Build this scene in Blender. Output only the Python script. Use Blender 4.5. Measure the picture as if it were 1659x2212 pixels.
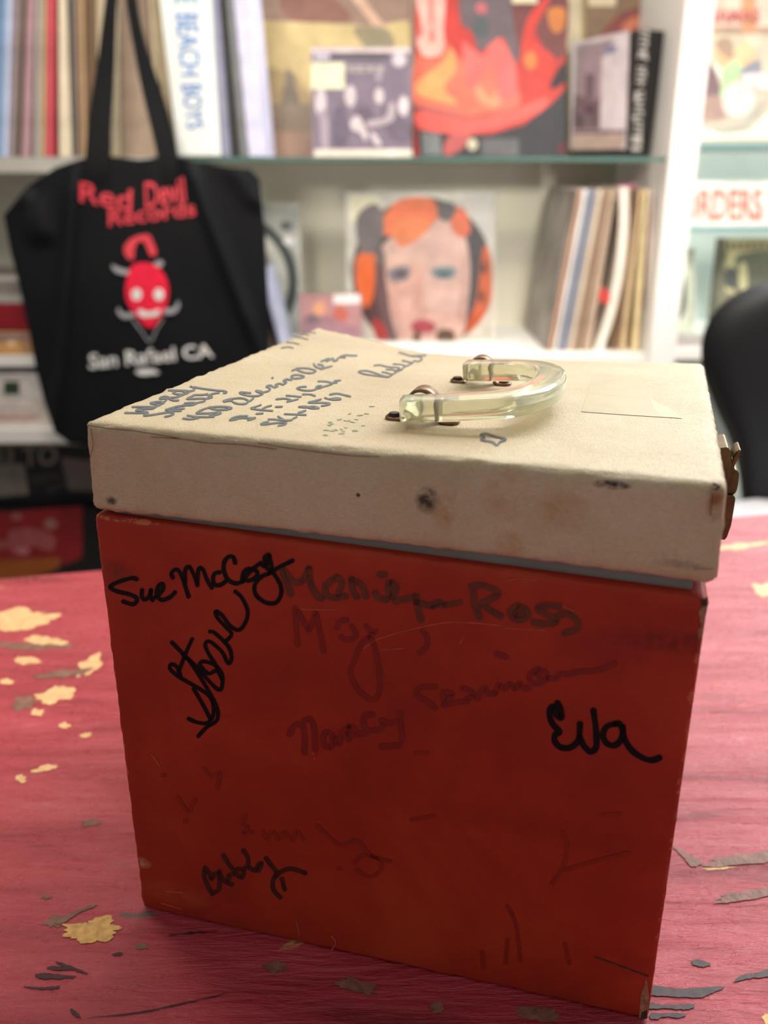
import bpy, bmesh, math, random
from mathutils import Vector, Matrix, noise

for o in list(bpy.data.objects):
    bpy.data.objects.remove(o, do_unlink=True)
scene = bpy.context.scene
C = scene.collection
random.seed(7)

# ------------------------------------------------------------------ camera
FPX, TH = 1950.0, math.radians(20.716)
TZ = 0.74                                   # table top height
CAM = Vector((0, 0, TZ + 0.29483))
cam_d = bpy.data.cameras.new('camera')
cam_d.sensor_fit = 'VERTICAL'
cam_d.sensor_height = 24.0
cam_d.lens = FPX / 2212 * 24.0
cam_d.clip_start = 0.02
cam_d.clip_end = 50
cam_d.dof.use_dof = True
cam_d.dof.focus_distance = 0.345
cam_d.dof.aperture_fstop = cam_d.lens / 4.2
cam = bpy.data.objects.new('camera', cam_d)
C.objects.link(cam)
cam.location = CAM
cam.rotation_euler = (math.pi / 2 - TH, 0, 0)
scene.camera = cam

# ------------------------------------------------------------------ light
scene.view_settings.view_transform = 'Standard'
scene.view_settings.look = 'None'
scene.view_settings.gamma = 1.0
scene.view_settings.use_curve_mapping = False
scene.view_settings.exposure = 0.08

world = bpy.data.worlds.new('world')
scene.world = world
world.use_nodes = True
bg = world.node_tree.nodes['Background']
bg.inputs[0].default_value = (0.94, 0.97, 1.0, 1)
bg.inputs[1].default_value = 0.34


def area(name, loc, target, sx, sy, power, col):
    d = bpy.data.lights.new(name, 'AREA')
    d.shape = 'RECTANGLE'
    d.size, d.size_y, d.energy, d.color = sx, sy, power, col
    o = bpy.data.objects.new(name, d)
    C.objects.link(o)
    o.location = loc
    o.rotation_euler = (Vector(target) - Vector(loc)).to_track_quat('-Z', 'Y').to_euler()
    return o


# daylight of the shop window high on the back wall, right of the shelves
area('window_daylight', (1.75, 2.42, 2.2), (0.35, 0.45, 0.85), 1.9, 1.0, 80, (0.92, 0.96, 1.0))
# fluorescent panel under the ceiling at the right
area('ceiling_panel_light', (1.35, 1.75, 2.68), (1.35, 1.75, 0.0), 1.5, 1.1, 62, (0.96, 0.98, 1.0))
# ceiling track lights turned towards the shelves
for (lx, en, lc) in ((-0.75, 13, (1.0, 0.90, 0.76)), (0.15, 14, (1.0, 0.91, 0.79)), (1.05, 6.5, (0.98, 0.97, 0.95))):
    area('ceiling_track_light', (lx, 1.1, 2.5), (lx * .9, 2.05, 0.8), 0.5, 0.35, en, lc)

# added fill lamps, out of view, that brighten the lower bays of the shelves
for (lx, en, lc) in ((-0.35, 1.4, (1.0, 0.92, 0.80)), (0.42, 2.6, (1.0, 0.93, 0.84)), (1.05, 0.9, (0.98, 0.98, 0.96))):
    sp = area('bay_fill_light', (lx, 0.95, 1.45), (lx * .95, 2.05, 0.70), 0.16, 0.16, en, lc)
    sp.data.spread = math.radians(85)

# ------------------------------------------------------------------ helpers
F = Vector((0, math.cos(TH), -math.sin(TH)))
U = Vector((0, math.sin(TH), math.cos(TH)))
R = Vector((1, 0, 0))


def ray(u, v):
    return F + R * ((u - 829.5) / FPX) + U * ((1106 - v) / FPX)


def on_plane(u, v, p, n):
    d = ray(u, v)
    return CAM + d * ((Vector(p) - CAM).dot(n) / d.dot(n))


def on_y(u, v, Y):
    return on_plane(u, v, Vector((0, Y, 0)), Vector((0, 1, 0)))


def on_z(u, v, z):
    return on_plane(u, v, Vector((0, 0, z)), Vector((0, 0, 1)))


def lin(c):
    c = c / 255.0
    return c / 12.92 if c <= 0.04045 else ((c + 0.055) / 1.055) ** 2.4


def col(c):
    return (lin(c[0]), lin(c[1]), lin(c[2]), 1.0)


MATS = {}


def mat(name, c, rough=0.6, metal=0.0, spec=0.4, vary=0.12, scale=30, bump=0.0, bscale=200, **kw):
    """procedural principled material: base colour mottled by noise, optional fine bump"""
    if name in MATS:
        return MATS[name]
    m = bpy.data.materials.new(name)
    m.use_nodes = True
    nt = m.node_tree
    b = nt.nodes['Principled BSDF']
    tc = nt.nodes.new('ShaderNodeTexCoord')
    n = nt.nodes.new('ShaderNodeTexNoise')
    n.inputs['Scale'].default_value = scale
    n.inputs['Detail'].default_value = 4
    nt.links.new(tc.outputs['Object'], n.inputs['Vector'])
    r = nt.nodes.new('ShaderNodeValToRGB')
    lc = col(c)
    r.color_ramp.elements[0].position = 0.3
    r.color_ramp.elements[1].position = 0.7
    r.color_ramp.elements[0].color = (lc[0] * (1 - vary), lc[1] * (1 - vary), lc[2] * (1 - vary), 1)
    r.color_ramp.elements[1].color = (min(1, lc[0] * (1 + vary)), min(1, lc[1] * (1 + vary)), min(1, lc[2] * (1 + vary)), 1)
    nt.links.new(n.outputs['Fac'], r.inputs[0])
    nt.links.new(r.outputs[0], b.inputs['Base Color'])
    b.inputs['Roughness'].default_value = rough
    b.inputs['Metallic'].default_value = metal
    b.inputs['Specular IOR Level'].default_value = spec
    for k, v in kw.items():
        b.inputs[k].default_value = v
    if bump:
        n2 = nt.nodes.new('ShaderNodeTexNoise')
        n2.inputs['Scale'].default_value = bscale
        n2.inputs['Detail'].default_value = 3
        nt.links.new(tc.outputs['Object'], n2.inputs['Vector'])
        bp = nt.nodes.new('ShaderNodeBump')
        bp.inputs['Strength'].default_value = bump
        bp.inputs['Distance'].default_value = 0.001
        nt.links.new(n2.outputs['Fac'], bp.inputs['Height'])
        nt.links.new(bp.outputs[0], b.inputs['Normal'])
    MATS[name] = m
    return m


def pm(c, rough=0.5, gloss=False):
    """printed colour"""
    c = tuple(int(x) for x in c)
    return mat('print_%d_%d_%d' % c + ('_g' if gloss else ''), c, 0.3 if gloss else rough, vary=0.16, scale=26)


def link(name, me, parent=None, mats=(), smooth=False):
    o = bpy.data.objects.new(name, me)
    C.objects.link(o)
    for m in mats:
        me.materials.append(m)
    if parent is not None:
        o.parent = parent
    if smooth:
        for p in me.polygons:
            p.use_smooth = True
    return o


def tag(o, label, cat=None, group=None, kind=None):
    o['label'] = label
    if cat:
        o['category'] = cat
    if group:
        o['group'] = group
    if kind:
        o['kind'] = kind
    return o


def empty(name, loc, rot=(0, 0, 0)):
    o = bpy.data.objects.new(name, None)
    o.empty_display_size = 0.05
    C.objects.link(o)
    o.location = loc
    o.rotation_euler = rot
    bpy.context.view_layer.update()
    return o


def add_hex(bm, p):
    """p: 8 corners, bottom 4 ccw then top 4"""
    v = [bm.verts.new(q) for q in p]
    for f in ((3, 2, 1, 0), (4, 5, 6, 7), (0, 1, 5, 4), (1, 2, 6, 5), (2, 3, 7, 6), (3, 0, 4, 7)):
        bm.faces.new([v[i] for i in f])


def add_box(bm, x0, x1, y0, y1, z0, z1):
    add_hex(bm, [(x0, y0, z0), (x1, y0, z0), (x1, y1, z0), (x0, y1, z0),
                 (x0, y0, z1), (x1, y0, z1), (x1, y1, z1), (x0, y1, z1)])


def bm_obj(name, bm, parent=None, mats=(), smooth=False, bevel=0, seg=2):
    bmesh.ops.recalc_face_normals(bm, faces=bm.faces)
    if bevel:
        bmesh.ops.bevel(bm, geom=list(bm.edges), offset=bevel, segments=seg, profile=0.6, affect='EDGES')
    me = bpy.data.meshes.new(name)
    bm.to_mesh(me)
    bm.free()
    return link(name, me, parent, mats, smooth)


def box_obj(name, x0, x1, y0, y1, z0, z1, parent=None, mats=(), bevel=0, seg=2):
    bm = bmesh.new()
    add_box(bm, min(x0, x1), max(x0, x1), min(y0, y1), max(y0, y1), min(z0, z1), max(z0, z1))
    return bm_obj(name, bm, parent, mats, bevel=bevel, seg=seg)


def local(o, p):
    return o.matrix_world.inverted() @ Vector(p)


def spline(pts, n=6, closed=False):
    pts = [Vector((p[0], p[1])) for p in pts]
    if len(pts) < 3:
        return pts
    out = []
    m = len(pts)
    rng = range(m) if closed else range(m - 1)
    for i in rng:
        if closed:
            p0, p1, p2, p3 = pts[i - 1], pts[i], pts[(i + 1) % m], pts[(i + 2) % m]
        else:
            p1, p2 = pts[i], pts[i + 1]
            p0 = pts[i - 1] if i else p1
            p3 = pts[i + 2] if i + 2 < m else p2
        for k in range(n):
            t = k / n
            out.append(0.5 * ((2 * p1) + (p2 - p0) * t + (2 * p0 - 5 * p1 + 4 * p2 - p3) * t * t
                              + (3 * p1 - p0 - 3 * p2 + p3) * t ** 3))
    if not closed:
        out.append(pts[-1])
    return out


def ribbons(name, strokes, surf, parent, m, label=None):
    """strokes: list of (points in picture px, width px); surf maps a px to a point on the real surface"""
    vs, fs = [], []
    inv = parent.matrix_world.inverted()
    for k, st in enumerate(strokes):
        pts, w = st[0], st[1]
        if len(pts) == 1:
            pts = [pts[0], (pts[0][0] + w * .3, pts[0][1])]
        q = spline(pts, 6)
        b = len(vs)
        n = len(q)
        cnt = 0
        for i in range(n):
            a, c = q[max(0, i - 1)], q[min(n - 1, i + 1)]
            t = (c - a)
            if t.length < 1e-6:
                continue
            t.normalize()
            nn = Vector((-t.y, t.x))
            ww = w * (0.92 + 0.16 * noise.noise(Vector((i * .21, k * 3.1, 0))))
            for s in (-1, 1):
                p = q[i] + nn * (s * ww / 2)
                vs.append(inv @ surf(p.x, p.y))
            if cnt:
                j = b + 2 * cnt
                fs.append((j - 2, j - 1, j + 1, j))
            cnt += 1
        for (e, d) in ((q[0], q[0] - q[1]), (q[-1], q[-1] - q[-2])):
            d = d.normalized()
            nn = Vector((-d.y, d.x))
            b2 = len(vs)
            for i in range(9):
                a = -math.pi / 2 + math.pi * i / 8
                p = e + (d * math.cos(a) + nn * math.sin(a)) * (w / 2)
                vs.append(inv @ surf(p.x, p.y))
            fs.append(tuple(range(b2, b2 + 9)))
    me = bpy.data.meshes.new(name)
    me.from_pydata(vs, [], fs)
    o = link(name, me, parent, [m])
    if label:
        o['label'] = label
    return o


def prints(name, shapes, surf, parent, label=None, dense=0):
    """flat print: coloured shapes [(points px, colour, smooth?)] laid on a surface; surf(u, v, layer)"""
    inv = parent.matrix_world.inverted()
    ms, vs, fs, mi = [], [], [], []
    for k, s in enumerate(shapes):
        pts, c = s[0], s[1]
        sm = len(s) < 3 or s[2]
        q = spline(pts, 6, True) if sm else [Vector(p) for p in pts]
        m = pm(c) if isinstance(c, tuple) else c
        if m not in ms:
            ms.append(m)
        bm = bmesh.new()
        bm.faces.new([bm.verts.new((p.x, p.y, 0)) for p in q])
        bm.normal_update()
        bmesh.ops.triangulate(bm, faces=bm.faces, ngon_method='EAR_CLIP')
        if dense:
            bmesh.ops.subdivide_edges(bm, edges=[e for e in bm.edges if e.calc_length() > 12], cuts=dense, use_grid_fill=True)
            bmesh.ops.triangulate(bm, faces=bm.faces)
        for f in bm.faces:
            f.normal_update()
            if f.normal.z > 0:                # picture rows run downwards: keep faces turned to the room
                f.normal_flip()
        base = len(vs)
        bm.verts.index_update()
        vs += [inv @ surf(v.co.x, v.co.y, k) for v in bm.verts]
        for f in bm.faces:
            fs.append(tuple(base + v.index for v in f.verts))
            mi.append(ms.index(m))
        bm.free()
    me = bpy.data.meshes.new(name)
    me.from_pydata(vs, [], fs)
    o = link(name, me, parent, ms)
    for p, i in zip(me.polygons, mi):
        p.material_index = i
    if label:
        o['label'] = label
    return o


def rect(x0, y0, x1, y1):
    return [(x0, y0), (x1, y0), (x1, y1), (x0, y1)]


def ell(cx, cy, rx, ry, n=14, a=0.0):
    return [(cx + rx * math.cos(t) * math.cos(a) - ry * math.sin(t) * math.sin(a),
             cy + rx * math.cos(t) * math.sin(a) + ry * math.sin(t) * math.cos(a))
            for t in [2 * math.pi * i / n for i in range(n)]]


def lettering(name, s, quad, surf, parent, m, label=None, bold=0.0, extrude=0.0):
    """writing: text outline mapped into a quad of picture px (tl, tr, br, bl) and laid on a surface"""
    cu = bpy.data.curves.new(name, 'FONT')
    cu.body = s
    cu.offset = bold
    cu.resolution_u = 3
    to = bpy.data.objects.new(name + '_tmp', cu)
    C.objects.link(to)
    dg = bpy.context.evaluated_depsgraph_get()
    me = bpy.data.meshes.new_from_object(to.evaluated_get(dg))
    bpy.data.objects.remove(to, do_unlink=True)
    bpy.data.curves.remove(cu)
    xs = [v.co.x for v in me.vertices]
    ys = [v.co.y for v in me.vertices]
    x0, x1, y0, y1 = min(xs), max(xs), min(ys), max(ys)
    inv = parent.matrix_world.inverted()
    tl, tr, br, bl = [Vector(p) for p in quad]
    for v in me.vertices:
        a = (v.co.x - x0) / (x1 - x0)
        b = (v.co.y - y0) / (y1 - y0)
        p = (bl * (1 - a) + br * a) * (1 - b) + (tl * (1 - a) + tr * a) * b
        v.co = inv @ surf(p.x, p.y)
    me.materials.clear()
    o = link(name, me, parent, [m])
    if label:
        o['label'] = label
    return o


# ------------------------------------------------------------------ setting
m_wall = mat('painted_wall', (226, 222, 210), 0.8, vary=0.05, scale=6)
m_floor = mat('dark_floor', (92, 78, 68), 0.6, vary=0.2, scale=8)
bm = bmesh.new(); add_box(bm, -3.2, 3.2, -1.6, 2.6, -0.1, 0.0)
tag(bm_obj('floor', bm, None, [m_floor]), 'dark shop floor under the table and shelves', kind='structure')
# back wall around a high window opening
WX0, WX1, WZ0, WZ1 = 0.8, 2.7, 1.7, 2.7
bm = bmesh.new()
add_box(bm, -3.2, WX0, 2.5, 2.6, 0, 2.9)
add_box(bm, WX1, 3.2, 2.5, 2.6, 0, 2.9)
add_box(bm, WX0, WX1, 2.5, 2.6, 0, WZ0)
add_box(bm, WX0, WX1, 2.5, 2.6, WZ1, 2.9)
tag(bm_obj('wall_back', bm, None, [m_wall]), 'pale wall behind the record shelves', kind='structure')
bm = bmesh.new()
for x in (WX0, (WX0 + WX1) / 2 - .02, WX1 - .04):
    add_box(bm, x, x + .04, 2.52, 2.58, WZ0, WZ1)
add_box(bm, WX0, WX1, 2.52, 2.58, WZ0, WZ0 + .04)
add_box(bm, WX0, WX1, 2.52, 2.58, WZ1 - .04, WZ1)
tag(bm_obj('window_1', bm, None, [mat('window_frame_paint', (235, 235, 230), .4)]), 'white framed high window above the shelves', kind='structure')

# ------------------------------------------------------------------ table
TA = math.radians(12.2)
far = Vector((0.0, 0.7015, TZ))
table = empty('red_painted_table', (0, 0, 0), (0, 0, 0))
tag(table, 'distressed red painted wooden table with gold and brown chips in the paint', 'table')


def table_material():
    m = bpy.data.materials.new('distressed_red_paint')
    m.use_nodes = True
    nt = m.node_tree
    N, L = nt.nodes, nt.links
    b = N['Principled BSDF']
    tc = N.new('ShaderNodeTexCoord')

    def mp(sx, sy, rz=0.0):
        q = N.new('ShaderNodeMapping')
        q.inputs['Scale'].default_value = (sx, sy, 1)
        q.inputs['Rotation'].default_value = (0, 0, rz)
        L.new(tc.outputs['Object'], q.inputs['Vector'])
        return q

    def noi(mpn, sc, det=6, rough=.6, dist=0.0):
        q = N.new('ShaderNodeTexNoise')
        q.inputs['Scale'].default_value = sc
        q.inputs['Detail'].default_value = det
        q.inputs['Roughness'].default_value = rough
        q.inputs['Distortion'].default_value = dist
        L.new(mpn.outputs[0], q.inputs['Vector'])
        return q

    def ramp(src, stops):
        q = N.new('ShaderNodeValToRGB')
        e = q.color_ramp.elements
        while len(e) < len(stops):
            e.new(0.5)
        for i, (p, c) in enumerate(stops):
            e[i].position = p
            e[i].color = c if len(c) == 4 else col(c)
        L.new(src, q.inputs[0])
        return q

    def mix(fac, a, c2):
        q = N.new('ShaderNodeMix')
        q.data_type = 'RGBA'
        L.new(fac, q.inputs['Factor'])
        L.new(a, q.inputs[6])
        if isinstance(c2, tuple):
            q.inputs[7].default_value = col(c2)
        else:
            L.new(c2, q.inputs[7])
        return q

    K, W1 = (0, 0, 0, 1), (1, 1, 1, 1)
    long = mp(4, 22, -TA - .08)
    grain = noi(long, 2.2, 8, .65, .6)
    base = ramp(grain.outputs['Fac'], [(.28, (118, 15, 30)), (.45, (170, 28, 44)), (.6, (186, 40, 56)), (.75, (194, 70, 78))])
    fine = noi(mp(30, 160, -TA - .05), 3.0, 6, .7)
    # worn brown lines along the grain
    worn = noi(mp(5, 34, -TA - .1), 2.6, 7, .62, .9)
    worn_r = ramp(worn.outputs['Fac'], [(.67, K), (.73, W1)])
    c1 = mix(worn_r.outputs[0], base.outputs[0], (104, 68, 58))
    dark = noi(mp(7, 60, -TA - .1), 3.4, 8, .7, 1.2)
    dark_r = ramp(dark.outputs['Fac'], [(.69, K), (.73, W1)])
    c2 = mix(dark_r.outputs[0], c1.outputs[2], (52, 24, 24))
    gold = noi(mp(9, 18, -TA), 1.7, 5, .55, .4)
    gold_r = ramp(gold.outputs['Fac'], [(.735, K), (.75, W1)])
    c3 = mix(gold_r.outputs[0], c2.outputs[2], (196, 146, 78))
    L.new(c3.outputs[2], b.inputs['Base Color'])
    mot = noi(mp(1, 1), 210, 5, .7)
    rr = ramp(mot.outputs['Fac'], [(.32, (.18, .18, .18, 1)), (.7, (.55, .55, .55, 1))])
    L.new(rr.outputs[0], b.inputs['Roughness'])
    b.inputs['Specular IOR Level'].default_value = 0.6
    cw = ramp(grain.outputs['Fac'], [(.3, (.10, .10, .10, 1)), (.48, (.55, .55, .55, 1)), (.7, (.85, .85, .85, 1))])
    L.new(cw.outputs[0], b.inputs['Coat Weight'])
    b.inputs['Coat Roughness'].default_value = 0.3
    # relief: brushed ridges plus chips
    mid = noi(mp(9, 62, -TA - .1), 2.2, 5, .6, 1.4)
    h0 = N.new('ShaderNodeMath'); h0.operation = 'MULTIPLY_ADD'
    L.new(mid.outputs['Fac'], h0.inputs[0]); h0.inputs[1].default_value = 1.8
    L.new(fine.outputs['Fac'], h0.inputs[2])
    hm = N.new('ShaderNodeMath'); hm.operation = 'MULTIPLY_ADD'
    L.new(grain.outputs['Fac'], hm.inputs[0]); hm.inputs[1].default_value = 2.4
    L.new(h0.outputs[0], hm.inputs[2])
    h2 = N.new('ShaderNodeMath'); h2.operation = 'SUBTRACT'
    L.new(hm.outputs[0], h2.inputs[0]); L.new(dark_r.outputs[0], h2.inputs[1])
    bp = N.new('ShaderNodeBump')
    bp.inputs['Strength'].default_value = 0.7
    bp.inputs['Distance'].default_value = 0.0014
    L.new(h2.outputs[0], bp.inputs['Height'])
    L.new(bp.outputs[0], b.inputs['Normal'])
    L.new(bp.outputs[0], b.inputs['Coat Normal'])
    return m


m_table = table_material()
ux, uy = Vector((math.cos(TA), math.sin(TA), 0)), Vector((-math.sin(TA), math.cos(TA), 0))


def tpt(a, b, z):
    p = far + ux * a - uy * b
    return (p.x, p.y, z)


bm = bmesh.new()
L0, L1, DEP = -0.75, 0.62, 0.82
add_hex(bm, [tpt(L0, DEP, TZ - .035), tpt(L1, DEP, TZ - .035), tpt(L1, 0, TZ - .035), tpt(L0, 0, TZ - .035),
             tpt(L0, DEP, TZ), tpt(L1, DEP, TZ), tpt(L1, 0, TZ), tpt(L0, 0, TZ)])
top = bm_obj('tabletop', bm, table, [m_table], bevel=.006, seg=3)
bm = bmesh.new()
for (a0, a1, b0, b1) in ((L0 + .06, L1 - .06, .05, .07), (L0 + .06, L1 - .06, DEP - .07, DEP - .05),
                         (L0 + .05, L0 + .07, .05, DEP - .05), (L1 - .07, L1 - .05, .05, DEP - .05)):
    add_hex(bm, [tpt(a0, b1, TZ - .12), tpt(a1, b1, TZ - .12), tpt(a1, b0, TZ - .12), tpt(a0, b0, TZ - .12),
                 tpt(a0, b1, TZ - .035), tpt(a1, b1, TZ - .035), tpt(a1, b0, TZ - .035), tpt(a0, b0, TZ - .035)])
bm_obj('apron', bm, table, [m_table])
for a in (L0 + .05, L1 - .11):
    for b in (.05, DEP - .11):
        bm = bmesh.new()
        q = .012
        add_hex(bm, [tpt(a + q, b + .06 - q, 0), tpt(a + .06 - q, b + .06 - q, 0), tpt(a + .06 - q, b + q, 0), tpt(a + q, b + q, 0),
                     tpt(a, b + .06, TZ - .035), tpt(a + .06, b + .06, TZ - .035), tpt(a + .06, b, TZ - .035), tpt(a, b, TZ - .035)])
        bm_obj('leg', bm, table, [m_table], bevel=.003)


def surf_table(u, v, k=0):
    p = on_z(u, v, TZ)
    p.z = TZ + .00015 + .00003 * k
    return p


def blotch(cx, cy, rx, ry, seed, rot=0.0, n=64, amp=.36):
    out = []
    for i in range(n):
        t = 2 * math.pi * i / n
        c, s = math.cos(t), math.sin(t)
        r = 1 + amp * 1.5 * noise.noise(Vector((c * 1.6, s * 1.6, seed * 5.3))) \
            + .34 * noise.noise(Vector((c * 5, s * 5, seed * 2.7))) + .1 * noise.noise(Vector((c * 13, s * 13, seed * 1.9)))
        x, y = rx * r * c, ry * r * s
        out.append((cx + x * math.cos(rot) - y * math.sin(rot), cy + x * math.sin(rot) + y * math.cos(rot)))
    return out


m_gold = mat('gold_underpaint', (206, 158, 84), .5, vary=.3, scale=300, bump=.4, bscale=600)
m_palegold = mat('pale_gold_underpaint', (220, 172, 118), .5, vary=.2, scale=200)
m_brown = mat('worn_brown_wood', (126, 86, 68), .6, vary=.35, scale=200, bump=.4, bscale=500)
m_groove = mat('dark_red_groove', (62, 28, 30), .65, vary=.4, scale=300)
m_darkchip = mat('dark_chipped_wood', (66, 50, 46), .6, vary=.4, scale=300)
patches = [
    (50, 1338, 72, 22, m_palegold, -.1), (98, 1384, 42, 10, m_palegold, 0), (60, 1428, 26, 9, m_palegold, 0),
    (120, 1503, 44, 14, m_palegold, -.2), (195, 1437, 34, 14, m_palegold, -.6), (14, 1473, 14, 6, m_palegold, 0),
    (80, 1540, 14, 8, m_palegold, 0), (140, 1568, 12, 6, m_palegold, 0), (185, 1588, 14, 6, m_palegold, -.2),
    (100, 1660, 26, 6, m_palegold, -.2), (46, 1682, 12, 8, m_palegold, 0), (195, 1778, 18, 7, m_brown, 0),
    (202, 2008, 62, 24, m_gold, -.08), (140, 1455, 52, 9, m_brown, -.1), (60, 1395, 90, 8, m_brown, .0),
    (52, 1520, 28, 14, m_brown, -.2), (120, 1990, 22, 12, m_brown, -.2), (100, 1938, 10, 5, m_brown, 0),
    (595, 2090, 25, 12, m_brown, -.1), (775, 2133, 44, 14, m_brown, .25),
    (945, 2178, 16, 12, m_brown, 0), (1165, 2190, 44, 15, m_brown, 0),
    (255, 2062, 12, 4, m_groove, -.1), (305, 2045, 12, 7, m_brown, 0),
    (1600, 1855, 60, 8, m_brown, -.1),
    (1600, 1936, 56, 8, m_brown, -.12), (1650, 1275, 20, 14, m_palegold, .3), (1600, 1180, 60, 7, m_palegold, -.08),
    (1655, 2200, 10, 10, m_gold, 0), (1550, 1876, 34, 3, m_gold, -.05), (830, 2030, 8, 4, m_brown, 0),
]
for i, (cx, cy, rx, ry, mm, rot) in enumerate(patches):
    prints('paint_chip', [(blotch(cx, cy, rx, ry, i + 1, rot), mm, False)], lambda u, v, k: surf_table(u, v, i % 7), table)

# gouges with outlines of their own
for pts, mm in [([(1402, 2130), (1470, 2137), (1562, 2132), (1538, 2146), (1510, 2156), (1440, 2153), (1402, 2149)], m_darkchip), ([(1402, 2167), (1440, 2172), (1498, 2171), (1486, 2182), (1440, 2180), (1402, 2180)], m_darkchip),
                ([(1408, 2191), (1480, 2191), (1468, 2200), (1440, 2198), (1408, 2203)], m_darkchip), ([(1585, 2121), (1606, 2106), (1630, 2104), (1662, 2094), (1662, 2110), (1620, 2115)], m_darkchip),
                ([(1492, 2077), (1510, 2074), (1536, 2084), (1520, 2090), (1500, 2086)], m_darkchip), ([(1452, 1829), (1480, 1842), (1518, 1864), (1494, 1873), (1478, 1856)], m_brown),
                ([(1516, 1870), (1580, 1855), (1662, 1838), (1662, 1862), (1600, 1868), (1550, 1874)], m_brown), ([(1540, 1952), (1600, 1934), (1662, 1918), (1662, 1934), (1610, 1946)], m_brown),
                ([(96, 2134), (128, 2131), (118, 2138), (70, 2137), (50, 2132)], m_groove), ([(75, 2108), (95, 2103), (120, 2106), (165, 2110), (150, 2114), (95, 2116)], m_groove), ([(120, 2078), (142, 2084), (188, 2102), (180, 2104), (140, 2091)], m_groove),
                ([(100, 2092), (125, 2088), (150, 2096), (120, 2097)], m_groove), ([(185, 2201), (300, 2187), (420, 2162), (515, 2141), (420, 2165), (300, 2190)], m_groove), ([(360, 2022), (420, 2014), (470, 2014), (420, 2018)], m_groove), ([(150, 2180), (165, 2186), (176, 2200), (160, 2194)], m_groove),
                ([(120, 1992), (150, 1976), (200, 1954), (208, 1957), (170, 1974), (130, 1998)], m_brown)]:
    q = spline(pts, 8, True)
    q = [(p.x + 3.2 * noise.noise(Vector((p.x * .21, p.y * .4, 1))), p.y + 2.4 * noise.noise(Vector((p.x * .3, p.y * .3, 7)))) for p in q]
    prints('paint_gouge', [(q, mm, False)], lambda u, v, k: surf_table(u, v, 8), table)

# ------------------------------------------------------------------ record case
A0 = on_z(306, 1962, TZ)
B0 = on_z(1400, 2205, TZ)
yaw = math.atan2(B0.y - A0.y, B0.x - A0.x)
case = empty('record_case', A0, (0, 0, yaw))
tag(case, 'worn square record case with signed orange red body, cream lid and clear handle', 'record case')
MI = case.matrix_world.inverted()
MW = case.matrix_world.copy()
W, D = 0.2087, 0.222
FN = (MW.to_3x3() @ Vector((0, 1, 0)))


def front_local(u, v, y=0.0):
    return MI @ on_plane(u, v, MW @ Vector((0, y, 0)), FN)


# profile of the lid's sagging rear edge, taken on the rear plane of the case
back = sorted([(q.x, q.z) for q in [front_local(u, v, D) for (u, v) in
              ((683, 706), (790, 731), (880, 753), (930, 762), (1060, 771), (1190, 777), (1400, 781), (1522, 784))]])
XL, XR = back[0][0], back[-1][0]


def zback(s):
    x = XL + (XR - XL) * s
    for (a, b) in zip(back, back[1:]):
        if x <= b[0]:
            t = (x - a[0]) / (b[0] - a[0])
            return a[1] + (b[1] - a[1]) * max(0, t)
    return back[-1][1]


def lid_pt(s, t, h):
    """s across, t depth, h height 0..1 -> local point of the lid's outer hull"""
    xf = -.0009 + (.2110 + .0009) * s if h < .5 else .0002 + .2098 * s
    xf = (-.0009 + .2119 * s) * (1 - h) + (.0002 + .2098 * s) * h
    xb = XL + (XR - XL) * s
    x = xf * (1 - t) + xb * t
    zf_top = .2142 + (.2102 - .2142) * s
    zf_bot = .1814 + (.1782 - .1814) * s + .0006 * math.sin(math.pi * s)
    zb_top = zback(s)
    zb_bot = .1790 + (.1725 - .1790) * s
    tt = max(0.0, t) ** 1.25
    ztop = zf_top * (1 - tt) + zb_top * tt
    zbot = zf_bot * (1 - t) + zb_bot * t
    bulge = .0008 * math.sin(math.pi * s) * math.sin(math.pi * h)
    return Vector((x, D * t - bulge * (1 - t), zbot + (ztop - zbot) * h))


def body_pt(s, t, h):
    w0, w1 = (0, W), (-.0004, .2092)
    x = (w0[0] + (w0[1] - w0[0]) * s) * (1 - h) + (w1[0] + (w1[1] - w1[0]) * s) * h
    ztop = .1803 + (.1741 - .1803) * s
    return Vector((x, .222 * t - .0006 * math.sin(math.pi * s) * math.sin(math.pi * h) * (1 - t), ztop * h))


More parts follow.
